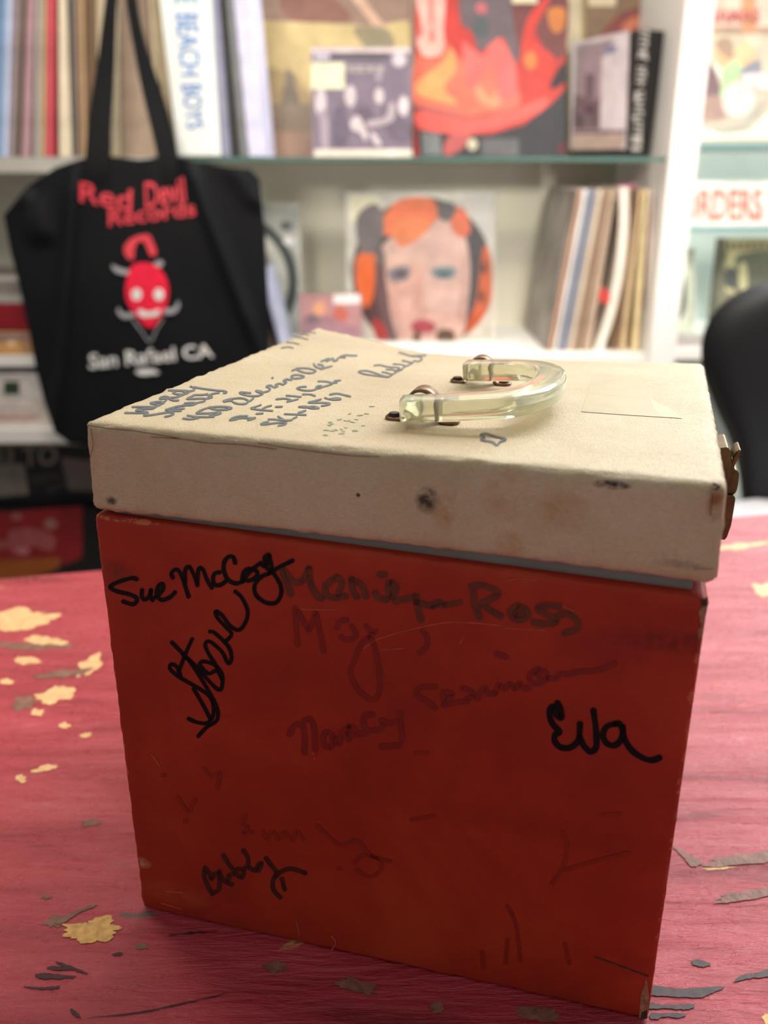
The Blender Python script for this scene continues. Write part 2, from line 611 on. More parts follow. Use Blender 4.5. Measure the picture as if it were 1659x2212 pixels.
def round_hull(name, fn, dims, rad, n, jit, parent, m, seed):
    """subdivided box with rounded, slightly frayed edges, mapped through fn"""
    def axis(L, cnt):
        a = [0, rad * .25, rad * .6, rad]
        a += [rad + (L - 2 * rad) * i / cnt for i in range(1, cnt)]
        a += [L - rad, L - rad * .6, L - rad * .25, L]
        return a
    ax = [axis(dims[i], n[i]) for i in range(3)]
    bm = bmesh.new()
    cache = {}

    def vert(i, j, k):
        key = (i, j, k)
        if key in cache:
            return cache[key]
        p = Vector((ax[0][i], ax[1][j], ax[2][k]))
        q = Vector([min(max(p[c], rad), dims[c] - rad) for c in range(3)])
        d = p - q
        edge = sum(1 for c in range(3) if abs(d[c]) > rad * .2)
        if d.length > 0:
            r = rad
            if edge >= 2:
                r = rad * (1 + jit * (noise.noise(p * 260 + Vector((seed, 0, 0))) + .7 * noise.noise(p * 700)))
            d = d.normalized() * r
        p = q + d
        cache[key] = bm.verts.new(fn(p.x / dims[0], p.y / dims[1], p.z / dims[2]))
        return cache[key]

    nx, ny, nz = [len(a) - 1 for a in ax]
    for i in range(nx):
        for j in range(ny):
            for k in (0, nz):
                bm.faces.new([vert(i, j, k), vert(i + 1, j, k), vert(i + 1, j + 1, k), vert(i, j + 1, k)])
    for i in range(nx):
        for k in range(nz):
            for j in (0, ny):
                bm.faces.new([vert(i, j, k), vert(i + 1, j, k), vert(i + 1, j, k + 1), vert(i, j, k + 1)])
    for j in range(ny):
        for k in range(nz):
            for i in (0, nx):
                bm.faces.new([vert(i, j, k), vert(i, j + 1, k), vert(i, j + 1, k + 1), vert(i, j, k + 1)])
    return bm_obj(name, bm, parent, [m], smooth=True)


def paper_material(name, cols, wear, wear_lo, wear_hi, box, pebble, rough, stains=()):
    """paper covered board: mottled colour, rubbed edges, stains with a shape of their own, embossed grain"""
    m = bpy.data.materials.new(name)
    m.use_nodes = True
    nt = m.node_tree
    N, L = nt.nodes, nt.links
    b = N['Principled BSDF']
    tc = N.new('ShaderNodeTexCoord')
    src = tc.outputs['Object']

    def noi(sc, det, rg=.6, dist=0.0):
        q = N.new('ShaderNodeTexNoise')
        q.inputs['Scale'].default_value = sc
        q.inputs['Detail'].default_value = det
        q.inputs['Roughness'].default_value = rg
        q.inputs['Distortion'].default_value = dist
        L.new(src, q.inputs['Vector'])
        return q

    def math1(op, a, b2, c=None):
        q = N.new('ShaderNodeMath')
        q.operation = op
        for i, v in enumerate((a, b2, c)):
            if v is None:
                continue
            if isinstance(v, (int, float)):
                q.inputs[i].default_value = v
            else:
                L.new(v, q.inputs[i])
        return q.outputs[0]

    def mix(fac, a, c2):
        q = N.new('ShaderNodeMix')
        q.data_type = 'RGBA'
        L.new(fac, q.inputs['Factor'])
        L.new(a, q.inputs[6])
        q.inputs[7].default_value = col(c2)
        return q.outputs[2]

    big = noi(14, 6, .65, .3)
    r = N.new('ShaderNodeValToRGB')
    e = r.color_ramp.elements
    while len(e) < len(cols):
        e.new(.5)
    for i, (p, c) in enumerate(cols):
        e[i].position = p
        e[i].color = col(c)
    L.new(big.outputs['Fac'], r.inputs[0])
    out = r.outputs[0]
    # distance to the nearest two faces of the hull -> edge mask
    sx = N.new('ShaderNodeSeparateXYZ')
    L.new(src, sx.inputs[0])
    ds = []
    for ax, (lo, hi) in zip('XYZ', box):
        a = math1('SUBTRACT', sx.outputs[ax], lo)
        c = math1('SUBTRACT', hi, sx.outputs[ax])
        ds.append(math1('MAXIMUM', math1('MINIMUM', a, c), 0.0))
    s1 = math1('MINIMUM', math1('ADD', ds[0], ds[1]), math1('ADD', ds[1], ds[2]))
    s1 = math1('MINIMUM', s1, math1('ADD', ds[0], ds[2]))
    nz = noi(120, 5, .7)
    lim = math1('MULTIPLY_ADD', nz.outputs['Fac'], wear_hi - wear_lo, wear_lo)
    msk = math1('SMOOTH_MIN', math1('MULTIPLY', math1('MAXIMUM', math1('SUBTRACT', lim, s1), 0.0), 2600.0), 1.0, .1)
    out = mix(msk, out, wear)
    for (cx, cz, rx, rz, c, strength, axis) in stains:
        # soft stain: ellipse broken up by noise
        u = math1('DIVIDE', math1('SUBTRACT', sx.outputs['X'], cx), rx)
        v = math1('DIVIDE', math1('SUBTRACT', sx.outputs[axis], cz), rz)
        d2 = math1('ADD', math1('MULTIPLY', u, u), math1('MULTIPLY', v, v))
        fall = math1('MAXIMUM', math1('SUBTRACT', 1.0, d2), 0.0)
        front = math1('LESS_THAN', sx.outputs['Y'], .004) if axis == 'Z' else math1('GREATER_THAN', sx.outputs['Z'], .19)
        nn = noi(260 if min(rx, rz) < .006 else 70, 5, .7)
        f = math1('MULTIPLY', math1('MULTIPLY', fall, math1('MAXIMUM', math1('MULTIPLY_ADD', nn.outputs['Fac'], 3.2, -1.1), 0.0)), strength)
        f = math1('MINIMUM', math1('MULTIPLY', f, front), 1.0)
        out = mix(f, out, c)
    L.new(out, b.inputs['Base Color'])
    b.inputs['Roughness'].default_value = rough
    b.inputs['Specular IOR Level'].default_value = .35
    # embossed grain
    if pebble:
        g1 = noi(620, 2, .5, 3.0)
        h = g1.outputs['Fac']
        strength, dist = .8, .0006
    else:
        g1 = noi(1500, 3, .6)
        h = g1.outputs['Fac']
        strength, dist = .25, .0003
    hb = noi(26, 3)
    hh = math1('MULTIPLY_ADD', hb.outputs['Fac'], 2.0, h)
    bp = N.new('ShaderNodeBump')
    bp.inputs['Strength'].default_value = strength
    bp.inputs['Distance'].default_value = dist
    L.new(hh, bp.inputs['Height'])
    L.new(bp.outputs[0], b.inputs['Normal'])
    return m


def fx(u, v):
    q = front_local(u, v)
    return q.x, q.z


def stain_front(u, v, ru, rv, c, s):
    x, z = fx(u, v)
    return (x, z, ru / 4700.0, rv / 4900.0, c, s, 'Z')


m_body = paper_material('orange_red_paper', [(.3, (138, 32, 11)), (.5, (157, 40, 14)), (.7, (172, 54, 21))], (188, 92, 58),
                        -.0012, .0052, ((0, W), (-.001, .222), (-.001, .1795)), False, .62,
                        [stain_front(240, 1235, 60, 34, (96, 30, 16), .9), stain_front(300, 1862, 30, 16, (196, 150, 120), 1.2),
                         stain_front(330, 1790, 60, 120, (128, 26, 12), .5), stain_front(380, 1930, 90, 36, (190, 84, 50), .6),
                         stain_front(1440, 1385, 120, 26, (92, 20, 12), .8), stain_front(1300, 1420, 110, 60, (118, 20, 26), .5),
                         stain_front(1340, 2080, 90, 36, (104, 18, 8), .6), stain_front(1180, 1790, 260, 40, (120, 20, 10), .4)])
m_lid = paper_material('cream_leatherette', [(.25, (178, 157, 122)), (.5, (194, 174, 138)), (.75, (204, 186, 152))], (196, 160, 118),
                       -.0022, .0030, ((-.0005, .2105), (-.0005, .222), (.1795, .2125)), True, .5,
                       [stain_front(925, 1080, 22, 26, (70, 60, 50), 1.5), stain_front(1320, 1047, 30, 8, (52, 44, 38), 2.2),
                        stain_front(1095, 1065, 40, 50, (180, 138, 92), .85), stain_front(1205, 1105, 60, 40, (178, 138, 92), .85),
                        stain_front(1100, 1175, 26, 26, (180, 138, 88), 1.0), stain_front(960, 1105, 22, 40, (180, 140, 92), 1.0),
                        stain_front(1465, 1218, 40, 9, (120, 104, 90), .9), stain_front(240, 1082, 14, 10, (90, 80, 72), 1.6),
                        stain_front(775, 1068, 4, 4, (50, 40, 36), 3), stain_front(215, 1000, 22, 60, (206, 170, 136), .8),
                        stain_front(1548, 1075, 14, 44, (150, 100, 56), 1.3)])

body = round_hull('body', body_pt, (.2087, .222, .177), .0022, (56, 8, 48), .22, case, m_body, 1.0)
body['label'] = 'orange red paper covered body'
lid = round_hull('lid', lid_pt, (.211, .222, .0325), .0030, (64, 60, 10), .2, case, m_lid, 9.0)
lid['label'] = 'cream leatherette lid'
bpy.context.view_layer.update()

bm = bmesh.new()
add_hex(bm, [(.006, .0040, .15), (.2045, .0040, .15), (.2045, .219, .15), (.006, .219, .15),
             (.006, .0040, .19), (.2045, .0040, .19), (.2045, .219, .187), (.006, .219, .19)])
rim = bm_obj('inner_rim', bm, case, [mat('grey_lining', (124, 120, 112), .6)], bevel=.001)
rim['label'] = 'grey inner rim in the gap below the lid'


def surf_body(u, v, k=0):
    q = front_local(u, v)
    h = min(max(q.z / (.1803 + (.1741 - .1803) * q.x / W), 0), 1)
    s = min(max(q.x / W, 0), 1)
    q.y = -.0006 * math.sin(math.pi * s) * math.sin(math.pi * h) - .00018 - .00002 * k
    return MW @ q


def surf_lidfront(u, v, k=0):
    q = front_local(u, v)
    q.y = -.00115 - .00002 * k
    return MW @ q


def surf_lidtop(u, v, k=0):
    z = .212
    for _ in range(9):
        q = MI @ on_plane(u, v, MW @ Vector((0, 0, z)), Vector((0, 0, 1)))
        t = min(max(q.y / D, 0), 1)
        x0 = .0002 * (1 - t) + XL * t
        x1 = .21 * (1 - t) + XR * t
        s = min(max((q.x - x0) / (x1 - x0), 0), 1)
        z = lid_pt(s, t, 1.0).z
    q.z = z + .0002 + .00002 * k
    return MW @ q


def tr(pts, ox, oy, sc):
    return [(ox + x / sc, oy + y / sc) for (x, y) in pts]


m_ink = mat('black_marker', (7, 5, 6), .6, vary=.3, scale=200, spec=.2)
m_ink2 = mat('faded_brown_marker', (98, 40, 18), .6, vary=.28, scale=260)
m_ink3 = mat('faded_dark_red_marker', (122, 24, 10), .6, vary=.14, scale=200)
m_ink3b = mat('faint_dark_red_marker', (136, 30, 11), .6, vary=.1, scale=200)
m_ink4 = mat('faded_black_marker', (64, 22, 12), .55, vary=.3, scale=260)
m_ink5 = mat('grey_marker', (84, 88, 90), .55, vary=.25, scale=300)
m_scr = mat('pale_scratch', (176, 80, 52), .6, vary=.3, scale=300)


def S(lst, ox, oy, sc, w):
    return [(tr(p, ox, oy, sc), w) for p in lst]


sue = [[(318, 278), (290, 272), (210, 295), (162, 325), (200, 350), (280, 370), (322, 395), (300, 428), (240, 412)],
       [(352, 345), (352, 385), (372, 400), (398, 375), (405, 345)], [(405, 345), (402, 385), (415, 402)],
       [(412, 395), (450, 372), (478, 335), (475, 305), (452, 318), (440, 370), (470, 402), (520, 385), (548, 357)],
       [(535, 268), (528, 240), (560, 220), (590, 260), (610, 320), (630, 380)],
       [(608, 300), (610, 225), (635, 205), (665, 260), (682, 312)], [(682, 300), (690, 218), (715, 220), (740, 280), (768, 328)],
       [(815, 237), (790, 242), (776, 270), (786, 310), (820, 312), (850, 292)],
       [(908, 180), (895, 145), (865, 147), (842, 180), (842, 230), (865, 280), (910, 303), (950, 293)],
       [(950, 290), (957, 240), (985, 217), (1030, 225), (1040, 255), (1000, 285), (965, 275), (1010, 220), (1060, 182)],
       [(1060, 187), (1085, 200), (1110, 165), (1110, 132), (1085, 147), (1090, 190)],
       [(1112, 140), (1125, 230), (1070, 260), (1027, 310), (1032, 370), (1090, 416), (1150, 418), (1182, 370), (1178, 310), (1135, 240), (1100, 215)],
       [(1112, 242), (1180, 202), (1250, 168)]]
ribbons('signature', S(sue, 180, 1150, 2.765, 10.0), surf_body, body, m_ink, 'black marker signature at the upper left')
steve = [[(632, 1110), (680, 1130), (740, 1135), (778, 1090), (775, 1010), (740, 960), (660, 910), (570, 858), (520, 812), (528, 786), (560, 800), (582, 850)],
         [(690, 1212), (740, 1160), (800, 1118), (803, 1050), (760, 960), (700, 860), (640, 770), (590, 715), (532, 656)],
         [(652, 636), (622, 700), (572, 828)], [(662, 932), (720, 1030), (762, 1112)],
         [(600, 730), (680, 800), (740, 870), (800, 930), (828, 928), (832, 850), (790, 790), (720, 768), (700, 790), (750, 840), (800, 822), (830, 870)],
         [(800, 800), (742, 705), (732, 662), (760, 650), (830, 710), (868, 778), (888, 750), (870, 680), (790, 600), (760, 590)],
         [(850, 650), (888, 605), (850, 560), (802, 505), (792, 470), (830, 492), (880, 556), (930, 580), (968, 540), (984, 470), (950, 390), (910, 352)]]
ribbons('signature', S(steve, 180, 1150, 2.765, 9.2), surf_body, body, m_ink, 'black marker signature running diagonally at the left')
eva = [[(400, 742), (422, 785), (422, 830), (392, 805), (375, 762), (352, 790), (368, 860), (412, 912), (386, 930), (385, 970), (420, 1005), (480, 1005), (525, 960), (535, 868)],
       [(535, 950), (560, 1000), (600, 1032), (632, 1000), (630, 900), (615, 788)],
       [(745, 866), (695, 882), (672, 930), (692, 980), (740, 995), (780, 960), (790, 905), (770, 866), (745, 866)],
       [(790, 885), (802, 960), (850, 1030), (920, 1075), (970, 1083), (1008, 1070)]]
ribbons('signature', S(eva, 1060, 1250, 2.77, 14.5), surf_body, body, m_ink, 'bold black marker signature at the right')
mar = [[(130, 170), (170, 290), (210, 400)], [(150, 185), (240, 290), (330, 272), (380, 165)], [(385, 170), (400, 310), (465, 425), (500, 440)],
       [(645, 250), (545, 320), (545, 405), (620, 440), (725, 425)], [(650, 250), (695, 300), (660, 400)], [(780, 265), (800, 380), (835, 430)], [(795, 275), (880, 320), (920, 420)],
       [(1010, 395), (1035, 440), (1110, 455)], [(1050, 225), (1095, 222)], [(1140, 300), (1130, 370), (1160, 430), (1205, 350), (1165, 300)], [(1200, 472), (1320, 445), (1390, 425)],
       [(1390, 430), (1410, 540), (1440, 645)], [(1400, 482), (1520, 512), (1600, 482), (1660, 500)]]
mar2 = [[(135, 240), (150, 380), (210, 540)], [(110, 155), (250, 142), (400, 200), (450, 260), (350, 320), (250, 370)], [(255, 395), (370, 470), (480, 532)],
        [(700, 405), (605, 470), (645, 560), (760, 578), (835, 510), (780, 425), (690, 440), (680, 520), (770, 505)],
        [(1230, 412), (1050, 402), (955, 440), (1050, 500), (1195, 580), (1150, 628), (1000, 630), (912, 615)], [(1230, 520), (1350, 512), (1450, 580), (1478, 660), (1420, 720), (1312, 748)]]
mar3 = [[(780, 268), (800, 262), (840, 262), (900, 250)]]
ribbons('signature', S(mar, 580, 1190, 4.366, 15.5) + S(mar2, 1000, 1240, 5.925, 16) + S(mar3, 560, 1180, 2.074, 13), surf_body, body, m_ink2, 'faded brown signature along the top')
mgy = [[(165, 100), (175, 250), (190, 440)], [(200, 140), (270, 270), (300, 300), (340, 200), (362, 150), (400, 320), (432, 500)], [(560, 280), (592, 222), (650, 210)], [(700, 270), (740, 360), (650, 400), (600, 370)],
       [(840, 270), (870, 310), (920, 320)], [(900, 340), (790, 440), (730, 580), (690, 700), (750, 850), (880, 958), (955, 900), (962, 700), (912, 450), (870, 370)], [(1370, 320), (1412, 380), (1400, 470), (1340, 520)]]
ribbons('signature', S(mgy, 600, 1290, 4.366, 12.5), surf_body, body, m_ink3, 'faint dark red signature with a long looped tail')
nan = [[(150, 460), (190, 380), (250, 345), (310, 385), (325, 500), (325, 680)], [(330, 300), (395, 285), (440, 400), (455, 640)], [(650, 470), (590, 435), (547, 500), (565, 600), (640, 615), (670, 500), (695, 570)],
       [(740, 570), (770, 450), (830, 400), (862, 375), (850, 520)], [(930, 430), (900, 372), (850, 385), (862, 468), (960, 465), (1050, 455)], [(1130, 230), (1042, 242), (1030, 350), (1062, 400), (1130, 420), (1220, 400), (1262, 350)],
       [(1250, 300), (1330, 332), (1430, 312)], [(1465, 210), (1470, 350), (1490, 480), (1470, 580), (1380, 602), (1250, 610)]]
nan2 = [[(240, 285), (150, 285), (105, 320), (130, 360), (200, 400), (240, 440)], [(300, 330), (320, 390), (372, 342), (330, 325)], [(310, 420), (400, 402), (480, 390)], [(450, 295), (500, 312), (532, 350), (480, 372)], [(560, 370), (612, 290), (640, 340), (682, 330)],
        [(690, 330), (720, 270), (762, 300), (800, 262), (840, 300), (872, 262), (902, 295), (940, 295)], [(1010, 152), (948, 200), (962, 250), (1020, 260), (1078, 220), (1050, 165), (1000, 182), (1022, 220)],
        [(1090, 222), (1150, 220), (1172, 192), (1240, 190), (1320, 172), (1400, 170), (1500, 150), (1580, 112)], [(705, 42), (770, 62)]]
ribbons('signature', S(nan, 600, 1500, 5.53, 14), surf_body, body, m_ink3, 'faint dark red first name in the middle')
ribbons('signature', S(nan2, 870, 1400, 3.456, 13), surf_body, body, m_ink3, 'faint dark red surname slanting up to the right')
bob = [[(130, 300), (120, 400), (160, 510), (215, 605)], [(140, 310), (185, 370), (205, 430), (245, 370)], [(215, 600), (290, 560), (302, 450), (300, 340)], [(300, 360), (345, 440), (390, 470), (445, 495)],
       [(350, 150), (420, 260), (490, 360), (420, 385), (405, 440)], [(500, 370), (570, 410), (592, 330)], [(590, 90), (640, 170), (640, 260), (590, 310), (520, 312)], [(660, 292), (735, 330), (770, 250), (805, 242), (770, 325)],
       [(860, 180), (920, 260), (990, 350)], [(990, 360), (942, 450), (950, 560), (1025, 645)], [(1325, 355), (1230, 320), (1130, 305), (1040, 340), (990, 390)], [(1050, 430), (1080, 550)]]
ribbons('signature', S(bob, 420, 1820, 5.53, 10.5), surf_body, body, m_ink4, 'faded black signature near the bottom left')
mis = [[(690, 380), (672, 420), (702, 440), (680, 470), (722, 462)], [(780, 462), (800, 500), (830, 460), (860, 500), (890, 465), (930, 505), (950, 460), (985, 500)],
       [(1060, 430), (1100, 470), (1180, 530), (1260, 505), (1330, 582), (1430, 612)], [(1250, 620), (1292, 582), (1370, 600), (1378, 660), (1320, 692), (1258, 655)],
       [(480, 140), (510, 180), (560, 160), (545, 240)], [(345, 290), (370, 330), (400, 360), (430, 300)], [(1540, 400), (1650, 380)],
       [(1560, 60), (1620, 55)], [(268, 175)], [(380, 410)], [(1165, 650)]]
for q in mis:
    ribbons('ink_trace', S([q], 240, 1600, 2.37, 9), surf_body, body, m_ink3b)
mis2 = [[(690, 210), (710, 280), (690, 380), (640, 450)], [(700, 390), (850, 345), (1000, 310)], [(430, 560), (470, 650), (490, 820)], [(430, 720), (420, 830)],
        [(310, 780), (315, 850)], [(700, 740), (720, 830)], [(880, 130), (960, 125)]]
for q in mis2:
    ribbons('ink_trace', S([q], 900, 1700, 2.186, 9), surf_body, body, m_ink3b)
scr = [[(470, 455), (530, 415), (650, 378), (800, 345), (900, 338), (1080, 352)], [(1100, 365), (1280, 375)], [(190, 280), (350, 283)], [(900, 435), (920, 395)],
       [(550, 460), (650, 455)], [(240, 920), (255, 945)], [(1340, 255), (1410, 290)], [(1090, 158), (1160, 145), (1240, 152)]]
for q in scr:
    ribbons('scratch', S([q], 560, 1180, 2.074, 2.2), surf_body, body, m_scr)
scr2 = [[(1130, 1000), (1150, 1030), (1130, 1070)], [(950, 920), (965, 990)], [(260, 830), (360, 860)], [(280, 770), (370, 775)], [(210, 70), (250, 125)], [(1040, 60), (1045, 90)]]
for q in scr2:
    ribbons('scratch', S([q], 240, 1600, 2.37, 3.0), surf_body, body, m_scr)
# torn board showing at the right corners and the left edge of the body
m_board = mat('bare_cardboard', (150, 108, 78), .8, vary=.4, scale=400, bump=.6, bscale=900)
m_darkboard = mat('dark_torn_board', (60, 44, 38), .8, vary=.4, scale=300)
prints('torn_corner', [([(1519, 1292), (1529, 1287), (1531, 1300), (1524, 1330), (1516, 1378), (1508, 1378), (1514, 1350), (1509, 1322), (1516, 1308)], m_board, False),
                       ([(1514, 1296), (1528, 1292), (1526, 1308), (1517, 1310)], m_darkboard, False)], surf_body, body, 'torn upper right corner showing bare board')
prints('torn_corner', [([(1384, 2150), (1396, 2110), (1402, 2150), (1399, 2199), (1380, 2197)], m_board, False),
                       ([(1386, 2186), (1398, 2180), (1397, 2200), (1384, 2199)], m_darkboard, False)], surf_body, body, 'torn lower right corner showing bare board')
ribbons('crease', [([(1285, 2066), (1330, 2082), (1400, 2108)], 3.0)], surf_body, body, m_darkboard, 'dark crease at the lower right')

# writing on the lid
Z1, Z2, Z3, Z4, Z5 = (260, 820, 6.381), (460, 750, 5.184), (480, 800, 5.53), (760, 750, 9.217), (580, 690, 11.85)
lw = [
    ('first name', Z1, 4.3, [[(170, 380), (430, 380), (480, 387), (430, 405), (290, 410), (215, 428), (300, 435), (340, 455), (300, 464), (70, 462)],
                        [(470, 385), (560, 345), (600, 320), (500, 312), (415, 330), (480, 342), (560, 345)],
                        [(560, 345), (620, 300), (645, 262), (560, 272), (548, 260), (600, 240), (660, 245), (685, 275), (740, 292), (800, 290)],
                        [(680, 255), (780, 245), (850, 218), (895, 195), (880, 168), (810, 156), (740, 168), (735, 190), (790, 205), (860, 208), (930, 186), (940, 165), (790, 155), (670, 152)],
                        [(930, 168), (1015, 150), (1020, 120), (970, 100)], [(1020, 108), (1150, 130), (1300, 150), (1420, 160), (1470, 178), (1430, 190)]]),
    ('second name', Z1, 4.3, [[(620, 515), (690, 500), (740, 475), (700, 455), (620, 460), (500, 480), (400, 496), (325, 498), (385, 465), (350, 448)],
                         [(630, 420), (700, 433), (835, 435)], [(690, 405), (760, 412), (880, 402)], [(650, 415), (760, 380), (870, 362), (950, 355)],
                         [(950, 355), (1020, 348), (1040, 325), (950, 325), (890, 332)], [(1040, 333), (1100, 315), (1160, 300), (1170, 268), (1100, 265), (1000, 270), (920, 270), (980, 240), (1030, 216), (1120, 215), (1200, 205)],
                         [(1170, 270), (1270, 245), (1215, 225), (1280, 198), (1360, 185)]]),
    ('number', Z1, 4.3, [[(870, 540), (960, 550), (1040, 540), (1100, 520)], [(930, 500), (1040, 515), (1150, 520), (1290, 515)],
                    [(1240, 490), (1320, 488), (1390, 465), (1340, 458), (1220, 468), (1100, 470), (1050, 465), (1130, 420), (1240, 385)],
                    [(1240, 388), (1340, 378), (1450, 380), (1540, 395), (1480, 415), (1370, 420), (1290, 412), (1240, 395)]]),
    ('street line', Z2, 4.2, [[(120, 605), (220, 580), (330, 575), (390, 600), (380, 630), (310, 640), (240, 625), (205, 602), (130, 612)], [(385, 620), (440, 590), (455, 570)],
                         [(420, 516), (330, 508), (300, 515), (350, 535), (430, 550), (510, 548)],
                         [(510, 548), (560, 525), (540, 498), (480, 490), (520, 510), (570, 508), (625, 492), (640, 465), (600, 445), (645, 430), (685, 452), (725, 442), (700, 425), (745, 410), (785, 420), (825, 395), (790, 380), (830, 362), (870, 370), (900, 350)],
                         [(665, 347)], [(885, 348), (880, 326), (940, 312), (1020, 328), (1000, 345), (920, 355)],
                         [(890, 265), (960, 240), (1060, 240), (1150, 265), (1120, 290), (1040, 290), (960, 265), (940, 242)],
                         [(1130, 190), (1150, 220), (1210, 240), (1235, 212), (1180, 195)], [(1210, 248), (1270, 230), (1330, 215)],
                         [(1215, 162), (1300, 130), (1270, 162), (1345, 128), (1350, 158), (1395, 148)], [(1390, 135), (1450, 100), (1480, 118), (1420, 115)], [(1440, 105), (1490, 92), (1540, 95), (1610, 97)]]),
    ('city line', Z3, 4.0, [[(300, 548), (200, 552), (120, 575), (95, 600), (160, 590), (220, 575), (330, 575), (400, 572), (310, 600)], [(412, 523), (485, 518)],
                       [(460, 418), (400, 440), (345, 458), (450, 475), (600, 487)], [(480, 465), (530, 440), (585, 425)], [(642, 440), (715, 437)],
                       [(650, 348), (740, 340), (800, 350), (830, 365), (770, 380), (850, 362), (905, 348)], [(770, 305), (850, 310), (940, 320)], [(965, 290), (1050, 290), (1110, 308)],
                       [(1000, 200), (950, 200), (895, 217), (960, 240), (1060, 245), (1120, 230)], [(1120, 230), (1130, 197), (1180, 190), (1190, 208), (1130, 222)],
                       [(1190, 205), (1260, 185), (1320, 160), (1240, 137), (1150, 135)], [(1300, 155), (1370, 150)], [(1345, 128), (1410, 123)]]),
    ('digits', Z3, 4.0, [[(550, 622), (490, 630), (465, 650), (530, 648), (620, 635), (720, 628), (770, 632), (740, 652), (675, 665)],
                    [(555, 588), (640, 590), (720, 600), (820, 600), (850, 580), (890, 562)], [(670, 555), (710, 580), (740, 597)], [(750, 525), (870, 530), (1000, 535)], [(910, 512), (995, 485)],
                    [(920, 440), (1000, 435), (1060, 457), (1160, 455), (1090, 435), (1000, 447), (920, 440)], [(1180, 350), (1100, 370), (1030, 388), (1120, 390), (1230, 390), (1290, 405), (1240, 420), (1190, 428)],
                    [(1230, 332), (1270, 345), (1340, 355), (1420, 348), (1370, 335), (1290, 347)], [(1290, 292), (1370, 280), (1450, 295), (1530, 315)]]),
    ('single name', Z4, 3.6, [[(730, 600), (560, 585), (380, 560), (250, 540), (140, 500), (180, 478), (300, 475), (420, 505), (540, 545), (640, 580), (740, 592), (800, 560)],
                         [(610, 500), (680, 510), (740, 530), (790, 540)], [(450, 370), (560, 360), (680, 390), (780, 405), (900, 410), (960, 440), (880, 470), (800, 452), (690, 450)],
                         [(800, 555), (900, 490), (1000, 450)], [(830, 340), (930, 345), (1050, 370), (1010, 430)], [(1010, 270), (1100, 290), (1200, 320), (1150, 350), (1040, 400)],
                         [(950, 110), (1080, 150), (1200, 185), (1330, 190), (1400, 240), (1330, 285), (1240, 280), (1200, 330)], [(1180, 180), (1470, 165)]]),
    ('small note', Z5, 2.6, [[(340, 740), (440, 720), (520, 712), (630, 740)], [(470, 590), (600, 600), (780, 640)], [(590, 440), (740, 460), (880, 480), (1010, 520)], [(840, 400), (920, 382), (1040, 410)], [(900, 300), (1050, 330), (1200, 350)]]),
]
for nm, z, w, q in lw:
    ribbons('handwriting', S(q, z[0], z[1], z[2], w), surf_lidtop, lid, m_ink5, 'grey handwriting on the lid, ' + nm)
ribbons('ink_mark', S([[(856, 612), (890, 606), (960, 628), (1022, 646), (985, 662), (962, 683), (930, 662), (858, 648), (880, 632), (858, 612)]], 760, 740, 3.072, 5), surf_lidtop, lid, m_ink5, 'grey outlined ink mark')
m_green = mat('faded_green_ink', (150, 158, 126), .6, vary=.3, scale=300)
gs = []
for i in range(26):
    x = random.uniform(1110, 1330); y = random.uniform(430, 520) - (x - 1200) * .35
    gs.append([(x, y), (x + random.uniform(8, 22), y + random.uniform(-3, 4))])
ribbons('ink_mark', S(gs, 160, 690, 2.074, 2.4), surf_lidtop, lid, m_green, 'faded green specks')
prints('label_residue', [(tr([(280, 235), (600, 190), (650, 215), (740, 360), (990, 522), (820, 512), (500, 492), (200, 470)], 1200, 760, 3.614), mat('old_label_glue', (178, 161, 124), .5, vary=.08, scale=80), False),
                         (tr([(735, 360), (800, 405), (880, 440), (985, 522), (840, 512), (770, 440)], 1200, 760, 3.614), mat('yellow_label_paper', (204, 188, 130), .5, vary=.12, scale=120), False)],
       surf_lidtop, lid, 'pale rest of a torn off label', dense=6)
m_crack = mat('cracked_edge', (120, 88, 60), .8, vary=.4, scale=400)
cr = [[(195, 917), (240, 924), (300, 930), (390, 945)], [(330, 942), (400, 947), (450, 955), (520, 958), (600, 968)], [(560, 955), (640, 968), (760, 982), (820, 984)],
      [(1100, 1010), (1250, 1022), (1400, 1036), (1540, 1050)]]
ribbons('cracked_edge', [(p, 2.2) for p in cr[:3]], surf_lidfront, lid, m_crack, 'cracked brown line along the front edge')
ribbons('cracked_edge', [([(1541, 1042), (1553, 1050), (1545, 1054)], 5), ([(1538, 1062), (1536, 1090), (1534, 1110)], 2.4)], surf_lidfront, lid, m_darkboard, 'dark split at the right corner')
ribbons('cracked_edge', [([(200, 925), (205, 960), (198, 990), (200, 1020)], 2.0)], surf_lidfront, lid, m_crack)
ribbons('cracked_edge', [([(1500, 1226), (1540, 1226)], 2)], surf_lidfront, lid, m_crack)

# handle: clear yellowed plastic bail in bronze straps
m_plastic = bpy.data.materials.new('clear_yellowed_plastic')
m_plastic.use_nodes = True
nt = m_plastic.node_tree
b = nt.nodes['Principled BSDF']
nz = nt.nodes.new('ShaderNodeTexNoise'); nz.inputs['Scale'].default_value = 40
rp = nt.nodes.new('ShaderNodeValToRGB')
rp.color_ramp.elements[0].color = (.96, .93, .66, 1); rp.color_ramp.elements[1].color = (.99, .97, .78, 1)
nt.links.new(nz.outputs['Fac'], rp.inputs[0]); nt.links.new(rp.outputs[0], b.inputs['Base Color'])
b.inputs['Transmission Weight'].default_value = .72
b.inputs['Roughness'].default_value = .04
b.inputs['IOR'].default_value = 1.42
m_bronze = mat('aged_bronze', (124, 96, 72), .38, metal=.9, vary=.25, scale=150)
m_brass = mat('aged_brass', (150, 124, 84), .36, metal=.9, vary=.3, scale=120)


def lid_z(x, y):
    t = min(max(y / D, 0), 1)
    x0 = .0002 * (1 - t) + XL * t
    x1 = .21 * (1 - t) + XR * t
    return lid_pt(min(max((x - x0) / (x1 - x0), 0), 1), t, 1.0).z


